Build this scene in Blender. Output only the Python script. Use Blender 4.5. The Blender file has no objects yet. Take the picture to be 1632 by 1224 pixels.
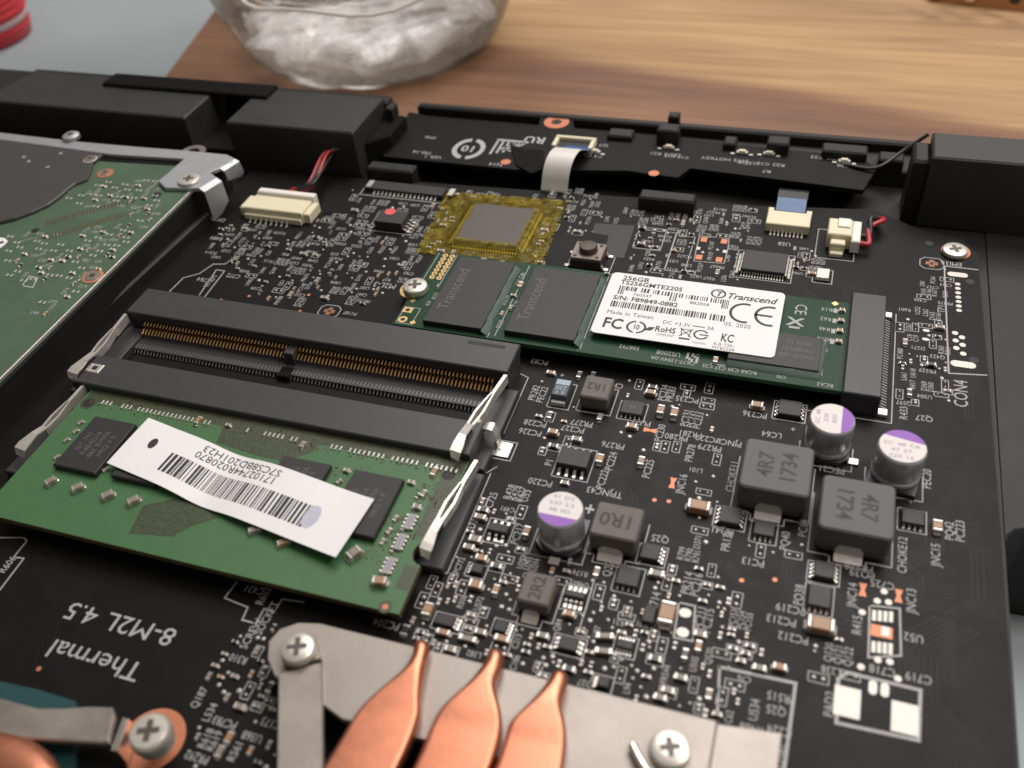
import bpy, math, random
from mathutils import Vector, Matrix, Euler
random.seed(7)
R = math.radians
SC = bpy.context.scene
COL = SC.collection
SC.unit_settings.system = 'METRIC'
SC.unit_settings.scale_length = 0.001          # one unit is one millimetre

# ------------------------------------------------------------------ camera
CAM_ROT = (0.8149, 0.0798, 0.3116)
CAM_LOC = Vector((66.3276, -110.7128, 105.2135))
FPX, PW, PH = 1485.398, 1632, 1224
cd = bpy.data.cameras.new('camera')
cam = bpy.data.objects.new('camera', cd)
COL.objects.link(cam)
cam.location = CAM_LOC
cam.rotation_euler = CAM_ROT
cd.sensor_width = 36
cd.lens = FPX * 36 / PW
cd.clip_start = 1
cd.clip_end = 5000
CM = Euler(CAM_ROT).to_matrix()
SC.camera = cam
cd.dof.use_dof = True
cd.dof.focus_distance = 158
cd.dof.aperture_fstop = 0.021

# ------------------------------------------------------------------ light
SC.view_settings.view_transform = 'Standard'
SC.view_settings.look = 'None'
SC.view_settings.exposure = 0
SC.view_settings.gamma = 1
w = bpy.data.worlds.new('World')
SC.world = w
w.use_nodes = True
w.node_tree.nodes['Background'].inputs[0].default_value = (1.0, 0.93, 0.86, 1)
w.node_tree.nodes['Background'].inputs[1].default_value = 0.21


def area(name, loc, target, size, size_y, power, color):
    l = bpy.data.lights.new(name, 'AREA')
    l.shape = 'RECTANGLE'
    l.size, l.size_y = size, size_y
    l.energy = power
    l.color = color
    o = bpy.data.objects.new(name, l)
    COL.objects.link(o)
    o.location = loc
    o.rotation_euler = (Vector(target) - Vector(loc)).to_track_quat('-Z', 'Y').to_euler()
    return o


area('window_light', (60, 400, 600), (10, 20, 0), 560, 380, 5.2e6, (1.0, 0.955, 0.92))
area('ceiling_lamp', (420, 60, 560), (20, 0, 0), 170, 170, 2.3e6, (1.0, 0.93, 0.86))
SC.cycles.max_bounces = 10
SC.cycles.transmission_bounces = 10
SC.cycles.transparent_max_bounces = 12
SC.cycles.sample_clamp_indirect = 6


def at(u, v, z=0.0):
    """the place on the level plane z that the photograph shows at pixel u, v"""
    d = CM @ Vector(((u - PW / 2) / FPX, -(v - PH / 2) / FPX, -1))
    t = (z - CAM_LOC.z) / d.z
    p = CAM_LOC + d * t
    return (p.x, p.y)


# ------------------------------------------------------------------ materials
def mat(name, col, rough=0.5, metal=0.0, var=0.12, scale=0.6, bump=0.0, bscale=8.0, spec=0.5, coat=0.0,
        rvar=0.08, aniso=None):
    m = bpy.data.materials.new(name)
    m.use_nodes = True
    nt = m.node_tree
    b = nt.nodes['Principled BSDF']
    tc = nt.nodes.new('ShaderNodeTexCoord')
    geo = nt.nodes.new('ShaderNodeNewGeometry')
    mp = nt.nodes.new('ShaderNodeMapping')
    nt.links.new(geo.outputs['Position'], mp.inputs[0])
    if aniso:
        mp.inputs['Scale'].default_value = aniso
    n = nt.nodes.new('ShaderNodeTexNoise')
    n.inputs['Scale'].default_value = scale
    n.inputs['Detail'].default_value = 6
    n.inputs['Roughness'].default_value = 0.65
    nt.links.new(mp.outputs[0], n.inputs['Vector'])
    mx = nt.nodes.new('ShaderNodeMix')
    mx.data_type = 'RGBA'
    mx.inputs['A'].default_value = tuple(c * (1 - var) for c in col) + (1,)
    mx.inputs['B'].default_value = tuple(min(1, c * (1 + var)) for c in col) + (1,)
    nt.links.new(n.outputs['Fac'], mx.inputs['Factor'])
    nt.links.new(mx.outputs['Result'], b.inputs['Base Color'])
    mr = nt.nodes.new('ShaderNodeMapRange')
    mr.inputs['To Min'].default_value = max(0.02, rough - rvar)
    mr.inputs['To Max'].default_value = min(1, rough + rvar)
    nt.links.new(n.outputs['Fac'], mr.inputs['Value'])
    nt.links.new(mr.outputs[0], b.inputs['Roughness'])
    b.inputs['Metallic'].default_value = metal
    b.inputs['Specular IOR Level'].default_value = spec
    b.inputs['Coat Weight'].default_value = coat
    if bump:
        n2 = nt.nodes.new('ShaderNodeTexNoise')
        n2.inputs['Scale'].default_value = bscale
        n2.inputs['Detail'].default_value = 4
        nt.links.new(mp.outputs[0], n2.inputs['Vector'])
        bp = nt.nodes.new('ShaderNodeBump')
        bp.inputs['Strength'].default_value = bump
        bp.inputs['Distance'].default_value = 0.1
        nt.links.new(n2.outputs['Fac'], bp.inputs['Height'])
        nt.links.new(bp.outputs[0], b.inputs['Normal'])
    return m


M = {}
M['board'] = mat('black_solder_mask', (0.0060, 0.0053, 0.0051), 0.5, var=0.3, scale=0.2, bump=0.08, bscale=4, spec=0.17, rvar=0.12)
M['relief'] = mat('covered_trace', (0.0078, 0.0069, 0.0066), 0.46, var=0.2, spec=0.19)
M['board_edge'] = mat('board_edge', (0.03, 0.025, 0.02), 0.7)
M['silk'] = mat('silkscreen', (0.35, 0.345, 0.34), 0.6, var=0.4, scale=1.5)
M['plastic'] = mat('matte_black_plastic', (0.0105, 0.0098, 0.0094), 0.56, var=0.35, scale=0.12, bump=0.3, bscale=7, rvar=0.12, spec=0.42)
M['housing'] = mat('housing_plastic', (0.024, 0.0225, 0.0215), 0.5, var=0.25, scale=0.1, bump=0.3, bscale=7, rvar=0.12)
M['socket'] = mat('socket_plastic', (0.034, 0.0325, 0.035), 0.46, var=0.15, scale=0.5, bump=0.1, bscale=6)
M['socket_in'] = mat('socket_inside', (0.008, 0.008, 0.008), 0.6)
M['chip'] = mat('chip_epoxy', (0.018, 0.0175, 0.0175), 0.55, var=0.2, scale=1.5, bump=0.15, bscale=20)
M['chipprint'] = mat('chip_laser_print', (0.10, 0.085, 0.085), 0.6)
M['green'] = mat('green_solder_mask', (0.045, 0.122, 0.045), 0.5, var=0.15, scale=0.25, bump=0.05, bscale=3)
M['dkgreen'] = mat('dark_green_solder_mask', (0.010, 0.040, 0.019), 0.42, var=0.2, scale=0.3, spec=0.18)
M['hddgreen'] = mat('drive_green_solder_mask', (0.056, 0.100, 0.058), 0.5, var=0.35, scale=0.15)
M['hddtrace'] = mat('drive_traces', (0.074, 0.118, 0.074), 0.45, var=0.2)
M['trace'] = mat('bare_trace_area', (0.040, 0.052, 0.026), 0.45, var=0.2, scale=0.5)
M['traceline'] = mat('trace_line', (0.075, 0.088, 0.05), 0.4)
M['fr4'] = mat('raw_board_edge', (0.07, 0.05, 0.02), 0.7)
M['copper'] = mat('copper', (0.57, 0.225, 0.135), 0.40, metal=0.95, var=0.22, scale=0.4, bump=0.14, bscale=1.3, rvar=0.13)
M['copperpad'] = mat('copper_pad', (0.52, 0.19, 0.10), 0.5, metal=0.35, var=0.12)
M['fid'] = mat('dull_copper', (0.26, 0.115, 0.06), 0.5, metal=0.3, var=0.2, scale=2)
M['fidhole'] = mat('fiducial_dark', (0.03, 0.02, 0.015), 0.6)
M['steel'] = mat('brushed_steel', (0.325, 0.29, 0.262), 0.5, metal=0.75, var=0.26, scale=0.16, bump=0.14, bscale=1.8, rvar=0.2)
M['zinc'] = mat('zinc_bracket', (0.40, 0.41, 0.43), 0.52, metal=0.7, var=0.08, scale=0.5)
M['latch'] = mat('tinned_spring', (0.70, 0.67, 0.62), 0.32, metal=0.7, var=0.06)
M['screwhead'] = mat('screw_plating', (0.62, 0.585, 0.52), 0.38, metal=0.6, var=0.1)
M['nickel'] = mat('nickel', (0.78, 0.74, 0.67), 0.26, metal=1, var=0.06)
M['tin'] = mat('tin_solder', (0.62, 0.59, 0.55), 0.36, metal=0.75, var=0.15, scale=1.5, bump=0.3, bscale=2)
M['dot'] = mat('solder_dot', (0.42, 0.40, 0.375), 0.42, metal=0.6, var=0.3, scale=1.0)
M['tinpad'] = mat('tinned_pad', (0.56, 0.53, 0.49), 0.5, metal=0.3, var=0.12, scale=1.0, bump=0.2, bscale=2)
M['gold'] = mat('gold', (0.80, 0.55, 0.25), 0.30, metal=1, var=0.1)
M['goldpin'] = mat('gold_contact', (0.62, 0.36, 0.16), 0.35, metal=0.9, var=0.1)
M['steelpin'] = mat('steel_contact', (0.16, 0.155, 0.15), 0.45, metal=0.7)
M['arraybody'] = mat('array_grey', (0.30, 0.29, 0.27), 0.5)
M['alu'] = mat('aluminium_can', (0.56, 0.56, 0.58), 0.34, metal=0.7, var=0.06)
M['captop'] = mat('can_top_lacquer', (0.66, 0.62, 0.61), 0.5, var=0.05, spec=0.3)
M['purple'] = mat('purple_ink', (0.27, 0.12, 0.44), 0.55, var=0.06, spec=0.3)
M['inkgrey'] = mat('grey_ink', (0.26, 0.24, 0.33), 0.6)
M['ind_grey'] = mat('ferrite_grey', (0.086, 0.088, 0.092), 0.62, var=0.1, scale=3, bump=0.2, bscale=12)
M['ind_brown'] = mat('ferrite_brown', (0.105, 0.092, 0.082), 0.6, var=0.08, scale=3, bump=0.2, bscale=12)
M['eclid'] = mat('grey_chip_lid', (0.070, 0.060, 0.054), 0.45, var=0.1, scale=0.6)
M['ind_side'] = mat('ferrite_side', (0.03, 0.03, 0.032), 0.6)
M['ink'] = mat('black_ink', (0.018, 0.018, 0.02), 0.6)
M['mlcc'] = mat('ceramic_brown', (0.30, 0.165, 0.085), 0.42, var=0.1, scale=1)
M['mlccgrey'] = mat('ceramic_grey', (0.22, 0.18, 0.15), 0.45, var=0.1)
M['resistor'] = mat('resistor_black', (0.02, 0.02, 0.022), 0.35)
M['tant'] = mat('tantalum_blue_grey', (0.05, 0.06, 0.075), 0.5)
M['tantband'] = mat('tantalum_band', (0.28, 0.36, 0.42), 0.5)
M['greenedge'] = mat('green_card_edge', (0.022, 0.085, 0.042), 0.5)
M['cream'] = mat('cream_nylon', (0.66, 0.60, 0.43), 0.5, var=0.06)
M['white'] = mat('white_nylon', (0.72, 0.69, 0.64), 0.5, var=0.05)
M['paper'] = mat('label_paper', (0.70, 0.69, 0.70), 0.62, var=0.03, scale=0.4, bump=0.05, bscale=2)
M['ribbon'] = mat('ribbon_film', (0.60, 0.58, 0.55), 0.4, var=0.05)
M['blue'] = mat('blue_film', (0.03, 0.09, 0.24), 0.4)
M['red'] = mat('red_insulation', (0.36, 0.02, 0.03), 0.4)
M['wireblack'] = mat('black_insulation', (0.012, 0.012, 0.012), 0.45)
M['wirewhite'] = mat('white_insulation', (0.6, 0.55, 0.55), 0.45)
M['brownkey'] = mat('brown_button', (0.06, 0.034, 0.028), 0.45)
M['pink'] = mat('red_dot', (0.62, 0.08, 0.09), 0.5)
M['platter'] = mat('drive_dark_cover', (0.048, 0.044, 0.042), 0.45, var=0.08, scale=0.3)
M['stain'] = mat('bluish_stain', (0.42, 0.43, 0.52), 0.6)
M['recess'] = mat('screw_recess', (0.10, 0.09, 0.08), 0.5, metal=0.5)
M['rubber'] = mat('rubber', (0.005, 0.005, 0.005), 0.8, bump=0.2, bscale=6, spec=0.15)
M['teal'] = mat('teal_film', (0.013, 0.055, 0.058), 0.4)
M['redplastic'] = mat('red_plastic', (0.52, 0.02, 0.03), 0.35)
M['band'] = mat('pale_band', (0.55, 0.42, 0.43), 0.45)
M['conformal'] = mat('clear_resin', (0.12, 0.16, 0.15), 0.15)
M['table'] = mat('table_grey', (0.29, 0.335, 0.35), 0.6, var=0.06, scale=0.02, bump=0.05, bscale=1)
M['orange'] = mat('orange_wood', (0.52, 0.24, 0.10), 0.5, var=0.2, scale=0.2)


def wood():
    m = bpy.data.materials.new('acacia_wood')
    m.use_nodes = True
    nt = m.node_tree
    b = nt.nodes['Principled BSDF']
    geo = nt.nodes.new('ShaderNodeNewGeometry')
    mp = nt.nodes.new('ShaderNodeMapping')
    mp.inputs['Rotation'].default_value = (0, 0, R(-4))
    mp.inputs['Scale'].default_value = (0.0042, 0.022, 0.02)
    nt.links.new(geo.outputs['Position'], mp.inputs[0])
    n1 = nt.nodes.new('ShaderNodeTexNoise')
    n1.inputs['Scale'].default_value = 1.0
    n1.inputs['Detail'].default_value = 3
    n1.inputs['Distortion'].default_value = 0.5
    nt.links.new(mp.outputs[0], n1.inputs['Vector'])
    mp2 = nt.nodes.new('ShaderNodeMapping')
    mp2.inputs['Rotation'].default_value = (0, 0, R(-4))
    mp2.inputs['Scale'].default_value = (0.014, 0.24, 0.2)
    nt.links.new(geo.outputs['Position'], mp2.inputs[0])
    n2 = nt.nodes.new('ShaderNodeTexNoise')
    n2.inputs['Scale'].default_value = 1.0
    n2.inputs['Detail'].default_value = 6
    n2.inputs['Distortion'].default_value = 0.8
    nt.links.new(mp2.outputs[0], n2.inputs['Vector'])
    # broad heartwood band near the edge: follows the plank's own width
    sep = nt.nodes.new('ShaderNodeSeparateXYZ')
    nt.links.new(geo.outputs['Position'], sep.inputs[0])
    md = nt.nodes.new('ShaderNodeMath')
    md.operation = 'MULTIPLY_ADD'
    md.inputs[1].default_value = 0.22
    md.inputs[2].default_value = 0.0
    nt.links.new(sep.outputs['X'], md.inputs[0])
    ad = nt.nodes.new('ShaderNodeMath')
    ad.operation = 'ADD'
    nt.links.new(sep.outputs['Y'], ad.inputs[0])
    nt.links.new(md.outputs[0], ad.inputs[1])
    wob = nt.nodes.new('ShaderNodeMath')
    wob.operation = 'MULTIPLY_ADD'
    wob.inputs[1].default_value = 90
    nt.links.new(n1.outputs['Fac'], wob.inputs[0])
    nt.links.new(ad.outputs[0], wob.inputs[2])
    mr = nt.nodes.new('ShaderNodeMapRange')
    mr.inputs['From Min'].default_value = 100
    mr.inputs['From Max'].default_value = 330
    nt.links.new(wob.outputs[0], mr.inputs['Value'])
    cr = nt.nodes.new('ShaderNodeValToRGB')
    e = cr.color_ramp.elements
    e[0].position = 0.0
    e[0].color = (0.225, 0.120, 0.068, 1)
    e[1].position = 1.0
    e[1].color = (0.248, 0.164, 0.100, 1)
    for p, c in ((0.30, (0.215, 0.112, 0.062, 1)), (0.37, (0.150, 0.076, 0.044, 1)), (0.42, (0.175, 0.086, 0.047, 1)), (0.46, (0.33, 0.205, 0.098, 1)),
                 (0.56, (0.375, 0.24, 0.118, 1)), (0.70, (0.31, 0.195, 0.10, 1)), (0.78, (0.345, 0.222, 0.118, 1))):
        x = e.new(p)
        x.color = c
    nt.links.new(mr.outputs[0], cr.inputs[0])
    mx = nt.nodes.new('ShaderNodeMix')
    mx.data_type = 'RGBA'
    mx.blend_type = 'MULTIPLY'
    mx.inputs['Factor'].default_value = 1
    cr2 = nt.nodes.new('ShaderNodeValToRGB')
    cr2.color_ramp.elements[0].position = 0.3
    cr2.color_ramp.elements[0].color = (0.80, 0.75, 0.70, 1)
    cr2.color_ramp.elements[1].position = 0.7
    cr2.color_ramp.elements[1].color = (1.22, 1.19, 1.15, 1)
    nt.links.new(n2.outputs['Fac'], cr2.inputs[0])
    nt.links.new(cr.outputs[0], mx.inputs['A'])
    nt.links.new(cr2.outputs[0], mx.inputs['B'])
    nt.links.new(mx.outputs['Result'], b.inputs['Base Color'])
    b.inputs['Roughness'].default_value = 0.5
    return m


M['wood'] = wood()


def glassmat(name, col, rough, ior, bump, bscale):
    m = bpy.data.materials.new(name)
    m.use_nodes = True
    nt = m.node_tree
    b = nt.nodes['Principled BSDF']
    b.inputs['Base Color'].default_value = col + (1,)
    b.inputs['Transmission Weight'].default_value = 1
    b.inputs['Roughness'].default_value = rough
    b.inputs['IOR'].default_value = ior
    if bump:
        geo = nt.nodes.new('ShaderNodeNewGeometry')
        n2 = nt.nodes.new('ShaderNodeTexNoise')
        n2.inputs['Scale'].default_value = bscale
        n2.inputs['Detail'].default_value = 2
        nt.links.new(geo.outputs['Position'], n2.inputs['Vector'])
        bp = nt.nodes.new('ShaderNodeBump')
        bp.inputs['Strength'].default_value = bump
        bp.inputs['Distance'].default_value = 3
        nt.links.new(n2.outputs['Fac'], bp.inputs['Height'])
        nt.links.new(bp.outputs[0], b.inputs['Normal'])
    return m


def thin_glass():
    m = bpy.data.materials.new('thin_clear_glass')
    m.use_nodes = True
    nt = m.node_tree
    for n in list(nt.nodes):
        nt.nodes.remove(n)
    out = nt.nodes.new('ShaderNodeOutputMaterial')
    tr = nt.nodes.new('ShaderNodeBsdfTransparent')
    tr.inputs[0].default_value = (0.98, 0.98, 0.975, 1)
    gl = nt.nodes.new('ShaderNodeBsdfGlossy')
    gl.inputs['Roughness'].default_value = 0.04
    lw = nt.nodes.new('ShaderNodeFresnel')
    lw.inputs['IOR'].default_value = 1.33
    geo = nt.nodes.new('ShaderNodeNewGeometry')
    n2 = nt.nodes.new('ShaderNodeTexNoise')
    n2.inputs['Scale'].default_value = 0.07
    n2.inputs['Detail'].default_value = 2
    nt.links.new(geo.outputs['Position'], n2.inputs['Vector'])
    bp = nt.nodes.new('ShaderNodeBump')
    bp.inputs['Strength'].default_value = 0.5
    bp.inputs['Distance'].default_value = 3
    nt.links.new(n2.outputs['Fac'], bp.inputs['Height'])
    nt.links.new(bp.outputs[0], gl.inputs['Normal'])
    nt.links.new(bp.outputs[0], lw.inputs['Normal'])
    mx = nt.nodes.new('ShaderNodeMixShader')
    hf = nt.nodes.new('ShaderNodeMath')
    hf.operation = 'MULTIPLY'
    hf.inputs[1].default_value = 0.8
    nt.links.new(lw.outputs[0], hf.inputs[0])
    nt.links.new(hf.outputs[0], mx.inputs[0])
    nt.links.new(tr.outputs[0], mx.inputs[1])
    nt.links.new(gl.outputs[0], mx.inputs[2])
    nt.links.new(mx.outputs[0], out.inputs[0])
    return m


M['glass'] = thin_glass()
M['rim_highlight'] = mat('painted_rim_highlight', (0.80, 0.77, 0.72), 0.12, var=0.1)  # pale colour paints in the bright line at the inner bottom
M['refract_white'] = mat('painted_refraction', (0.98, 0.96, 0.93), 0.10, var=0.03, scale=0.06, bump=1.0, bscale=0.14, coat=0.6)  # white colour stands in for room light refracted by the clear base
_b = M['refract_white'].node_tree.nodes['Principled BSDF']
_b.inputs['Subsurface Weight'].default_value = 1.0
_b.inputs['Subsurface Radius'].default_value = (1.0, 0.95, 0.88)
_b.inputs['Subsurface Scale'].default_value = 22
for _n in M['refract_white'].node_tree.nodes:
    if _n.bl_idname == 'ShaderNodeBump':
        _n.inputs['Distance'].default_value = 4

_t = M['refract_white'].node_tree
_tr = _t.nodes.new('ShaderNodeBsdfTransparent')
_tr.inputs[0].default_value = (0.97, 0.96, 0.94, 1)
_ns = _t.nodes.new('ShaderNodeTexNoise')
_ns.inputs['Scale'].default_value = 0.085
_ns.inputs['Detail'].default_value = 3
_gp = _t.nodes.new('ShaderNodeNewGeometry')
_t.links.new(_gp.outputs['Position'], _ns.inputs['Vector'])
_mr = _t.nodes.new('ShaderNodeMapRange')  # clear patches imitate the uneven refraction
_mr.inputs['From Min'].default_value = 0.38
_mr.inputs['From Max'].default_value = 0.58
_mr.inputs['To Min'].default_value = 0.12
_mr.inputs['To Max'].default_value = 0.80
_t.links.new(_ns.outputs['Fac'], _mr.inputs['Value'])
_mx = _t.nodes.new('ShaderNodeMixShader')
_t.links.new(_mr.outputs[0], _mx.inputs[0])
_t.links.new(_tr.outputs[0], _mx.inputs[1])
_t.links.new(_b.outputs[0], _mx.inputs[2])
_t.links.new(_mx.outputs[0], [n for n in _t.nodes if n.bl_idname == 'ShaderNodeOutputMaterial'][0].inputs[0])


def kapton():
    m = bpy.data.materials.new('amber_film')
    m.use_nodes = True
    nt = m.node_tree
    for n in list(nt.nodes):
        nt.nodes.remove(n)
    out = nt.nodes.new('ShaderNodeOutputMaterial')
    tr = nt.nodes.new('ShaderNodeBsdfTransparent')
    tr.inputs[0].default_value = (0.92, 0.76, 0.26, 1)
    gl = nt.nodes.new('ShaderNodeBsdfPrincipled')
    gl.inputs['Base Color'].default_value = (0.46, 0.36, 0.07, 1)
    gl.inputs['Roughness'].default_value = 0.16
    geo = nt.nodes.new('ShaderNodeNewGeometry')
    n2 = nt.nodes.new('ShaderNodeTexNoise')
    n2.inputs['Scale'].default_value = 0.7
    n2.inputs['Detail'].default_value = 4
    nt.links.new(geo.outputs['Position'], n2.inputs['Vector'])
    bp = nt.nodes.new('ShaderNodeBump')
    bp.inputs['Strength'].default_value = 0.6
    bp.inputs['Distance'].default_value = 0.3
    nt.links.new(n2.outputs['Fac'], bp.inputs['Height'])
    nt.links.new(bp.outputs[0], gl.inputs['Normal'])
    mr = nt.nodes.new('ShaderNodeMapRange')
    mr.inputs['From Min'].default_value = 0.3
    mr.inputs['From Max'].default_value = 0.7
    mr.inputs['To Min'].default_value = 0.08
    mr.inputs['To Max'].default_value = 0.32
    nt.links.new(n2.outputs['Fac'], mr.inputs['Value'])
    mx = nt.nodes.new('ShaderNodeMixShader')
    nt.links.new(mr.outputs[0], mx.inputs[0])
    nt.links.new(tr.outputs[0], mx.inputs[1])
    nt.links.new(gl.outputs[0], mx.inputs[2])
    nt.links.new(mx.outputs[0], out.inputs[0])
    return m


M['kapton'] = kapton()


# ------------------------------------------------------------------ mesh builder
class MB:
    def __init__(s):
        s.v, s.f, s.m = [], [], []

    def add(s, vs, fs, mi=0):
        n = len(s.v)
        s.v += [tuple(p) for p in vs]
        s.f += [tuple(i + n for i in f) for f in fs]
        s.m += [mi] * len(fs)

    def box(s, x0, x1, y0, y1, z0, z1, mi=0, bev=0.0):
        if bev:
            return s.prism([(x0, y0), (x1, y0), (x1, y1), (x0, y1)], z0, z1, mi, bev)
        s.add([(x0, y0, z0), (x1, y0, z0), (x1, y1, z0), (x0, y1, z0), (x0, y0, z1), (x1, y0, z1), (x1, y1, z1), (x0, y1, z1)],
              [(3, 2, 1, 0), (4, 5, 6, 7), (0, 1, 5, 4), (1, 2, 6, 5), (2, 3, 7, 6), (3, 0, 4, 7)], mi)

    def prism(s, pts, z0, z1, mi=0, bev=0.0, mtop=None):
        a = sum(pts[i][0] * pts[(i + 1) % len(pts)][1] - pts[(i + 1) % len(pts)][0] * pts[i][1] for i in range(len(pts)))
        if a < 0:
            pts = pts[::-1]
        n = len(pts)
        rings = [(pts, z0)]
        if bev:
            rings.append((pts, z1 - bev))
            rings.append((inset(pts, bev), z1))
        else:
            rings.append((pts, z1))
        vs = [(x, y, z) for r, z in rings for x, y in r]
        fs = [tuple(range(n))[::-1]]
        k = len(rings)
        for j in range(k - 1):
            fs += [(j * n + i, j * n + (i + 1) % n, (j + 1) * n + (i + 1) % n, (j + 1) * n + i) for i in range(n)]
        s.add(vs, fs, mi)
        s.add([v for v in vs[(k - 1) * n:]], [tuple(range(n))], mi if mtop is None else mtop)

    def sheet(s, pts, z, mi=0):
        a = sum(pts[i][0] * pts[(i + 1) % len(pts)][1] - pts[(i + 1) % len(pts)][0] * pts[i][1] for i in range(len(pts)))
        if a < 0:
            pts = pts[::-1]
        s.add([(x, y, z) for x, y in pts], [tuple(range(len(pts)))], mi)

    def line(s, pts, wd, z, mi=0, close=False):
        n = len(pts)
        for i in range(n if close else n - 1):
            a, b = Vector(pts[i]), Vector(pts[(i + 1) % n])
            d = b - a
            if d.length < 1e-6:
                continue
            d.normalize()
            q = Vector((-d.y, d.x)) * wd / 2
            a = a - d * wd / 2
            b = b + d * wd / 2
            s.sheet([tuple(a - q), tuple(b - q), tuple(b + q), tuple(a + q)], z + (i % 3) * .0012, mi)

    def lathe(s, prof, cx, cy, n=32, mi=0, wob=None, cap=True):
        """prof: list of (r, z); from bottom to top along the outside"""
        vs, fs = [], []
        for r, z in prof:
            for i in range(n):
                t = 2 * math.pi * i / n
                rr = r * (wob(t, z) if wob else 1)
                vs.append((cx + rr * math.cos(t), cy + rr * math.sin(t), z))
        for j in range(len(prof) - 1):
            for i in range(n):
                fs.append((j * n + i, j * n + (i + 1) % n, (j + 1) * n + (i + 1) % n, (j + 1) * n + i))
        if cap:
            fs.append(tuple(range(n))[::-1])
            fs.append(tuple(range((len(prof) - 1) * n, len(prof) * n)))
        s.add(vs, fs, mi)

    def ring(s, cx, cy, r0, r1, z, n=20, mi=0):
        vs = [(cx + r * math.cos(2 * math.pi * i / n), cy + r * math.sin(2 * math.pi * i / n), z) for r in (r0, r1) for i in range(n)]
        s.add(vs, [(i, n + i, n + (i + 1) % n, (i + 1) % n) for i in range(n)], mi)

    def disc(s, cx, cy, r, z, n=14, mi=0, sx=1.0):
        s.add([(cx + r * sx * math.cos(2 * math.pi * i / n), cy + r * math.sin(2 * math.pi * i / n), z) for i in range(n)], [tuple(range(n))], mi)

    def dome(s, cx, cy, r, h, z, n=8, mi=0, sx=1.0):
        vs = []
        for k, q in enumerate((1.0, 0.8, 0.4)):
            for i in range(n):
                t = 2 * math.pi * i / n
                vs.append((cx + r * q * sx * math.cos(t), cy + r * q * math.sin(t), z + h * math.sqrt(1 - q * q)))
        fs = []
        for k in range(2):
            fs += [(k * n + i, k * n + (i + 1) % n, (k + 1) * n + (i + 1) % n, (k + 1) * n + i) for i in range(n)]
        fs.append(tuple(range(2 * n, 3 * n)))
        s.add(vs, fs, mi)

    def tube(s, pts, r, n=8, mi=0, flat=None):
        """pts: 3D polyline; r: radius or list of (rx, rz)"""
        P = [Vector(p) for p in pts]
        vs = []
        for i, p in enumerate(P):
            d = (P[min(i + 1, len(P) - 1)] - P[max(i - 1, 0)]).normalized()
            up = Vector((0, 0, 1))
            if abs(d.z) > 0.95:
                up = Vector((0, 1, 0))
            a = d.cross(up).normalized()
            b = a.cross(d).normalized()
            rr = r[i] if isinstance(r, list) else (r, r)
            for k in range(n):
                t = 2 * math.pi * k / n
                vs.append(p + a * rr[0] * math.cos(t) + b * rr[1] * math.sin(t))
        fs = []
        for i in range(len(P) - 1):
            fs += [(i * n + k, (i + 1) * n + k, (i + 1) * n + (k + 1) % n, i * n + (k + 1) % n) for k in range(n)]
        fs.append(tuple(range(n)))
        fs.append(tuple(range((len(P) - 1) * n, len(P) * n))[::-1])
        s.add(vs, fs, mi)

    def strip(s, path, a0, a1, th, mi=0):
        """path: list of (p, q) = 3D points of the two edges; a thick ribbon"""
        vs = []
        for p, q in path:
            p, q = Vector(p), Vector(q)
            vs += [p, q, q - Vector((0, 0, th)), p - Vector((0, 0, th))]
        fs = []
        for i in range(len(path) - 1):
            for k in range(4):
                fs.append((i * 4 + k, i * 4 + (k + 1) % 4, (i + 1) * 4 + (k + 1) % 4, (i + 1) * 4 + k))
        fs.append((3, 2, 1, 0))
        e = (len(path) - 1) * 4
        fs.append((e, e + 1, e + 2, e + 3))
        s.add(vs, fs, mi)


def inset(pts, d):
    n = len(pts)
    out = []
    for i in range(n):
        p0, p1, p2 = Vector(pts[i - 1]), Vector(pts[i]), Vector(pts[(i + 1) % n])
        d1, d2 = (p1 - p0).normalized(), (p2 - p1).normalized()
        n1, n2 = Vector((-d1.y, d1.x)), Vector((-d2.y, d2.x))
        b = n1 + n2
        b = b / max(0.3, b.length_squared) * 2 if b.length > 1e-6 else n1
        q = p1 + b * d
        out.append((q.x, q.y))
    return out


def rrect(x0, x1, y0, y1, r, n=4):
    pts = []
    for cx, cy, a in ((x1 - r, y0 + r, -90), (x1 - r, y1 - r, 0), (x0 + r, y1 - r, 90), (x0 + r, y0 + r, 180)):
        for i in range(n + 1):
            t = R(a + 90 * i / n)
            pts.append((cx + r * math.cos(t), cy + r * math.sin(t)))
    return pts


def smooth(pts, n=4):
    """Catmull-Rom through 3D points"""
    P = [Vector(p) for p in pts]
    P = [P[0] * 2 - P[1]] + P + [P[-1] * 2 - P[-2]]
    out = []
    for i in range(1, len(P) - 2):
        for k in range(n):
            t = k / n
            a, b, c, d = P[i - 1:i + 3]
            out.append(0.5 * ((2 * b) + (c - a) * t + (2 * a - 5 * b + 4 * c - d) * t * t + (3 * b - a - 3 * c + d) * t ** 3))
    out.append(P[-2])
    return out


WORLD_AT = {}


def mesh_of(name, mb, mats):
    me = bpy.data.meshes.new(name)
    me.from_pydata(mb.v, [], mb.f)
    for k in mats:
        me.materials.append(M[k])
    me.polygons.foreach_set('material_index', mb.m)
    return me


def link(name, me, parent, loc):
    o = bpy.data.objects.new(name, me)
    COL.objects.link(o)
    WORLD_AT[o.name] = Vector(loc)
    if parent is not None:
        o.parent = parent
        o.location = Vector(loc) - WORLD_AT[parent.name]
    else:
        o.location = loc
    return o


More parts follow.
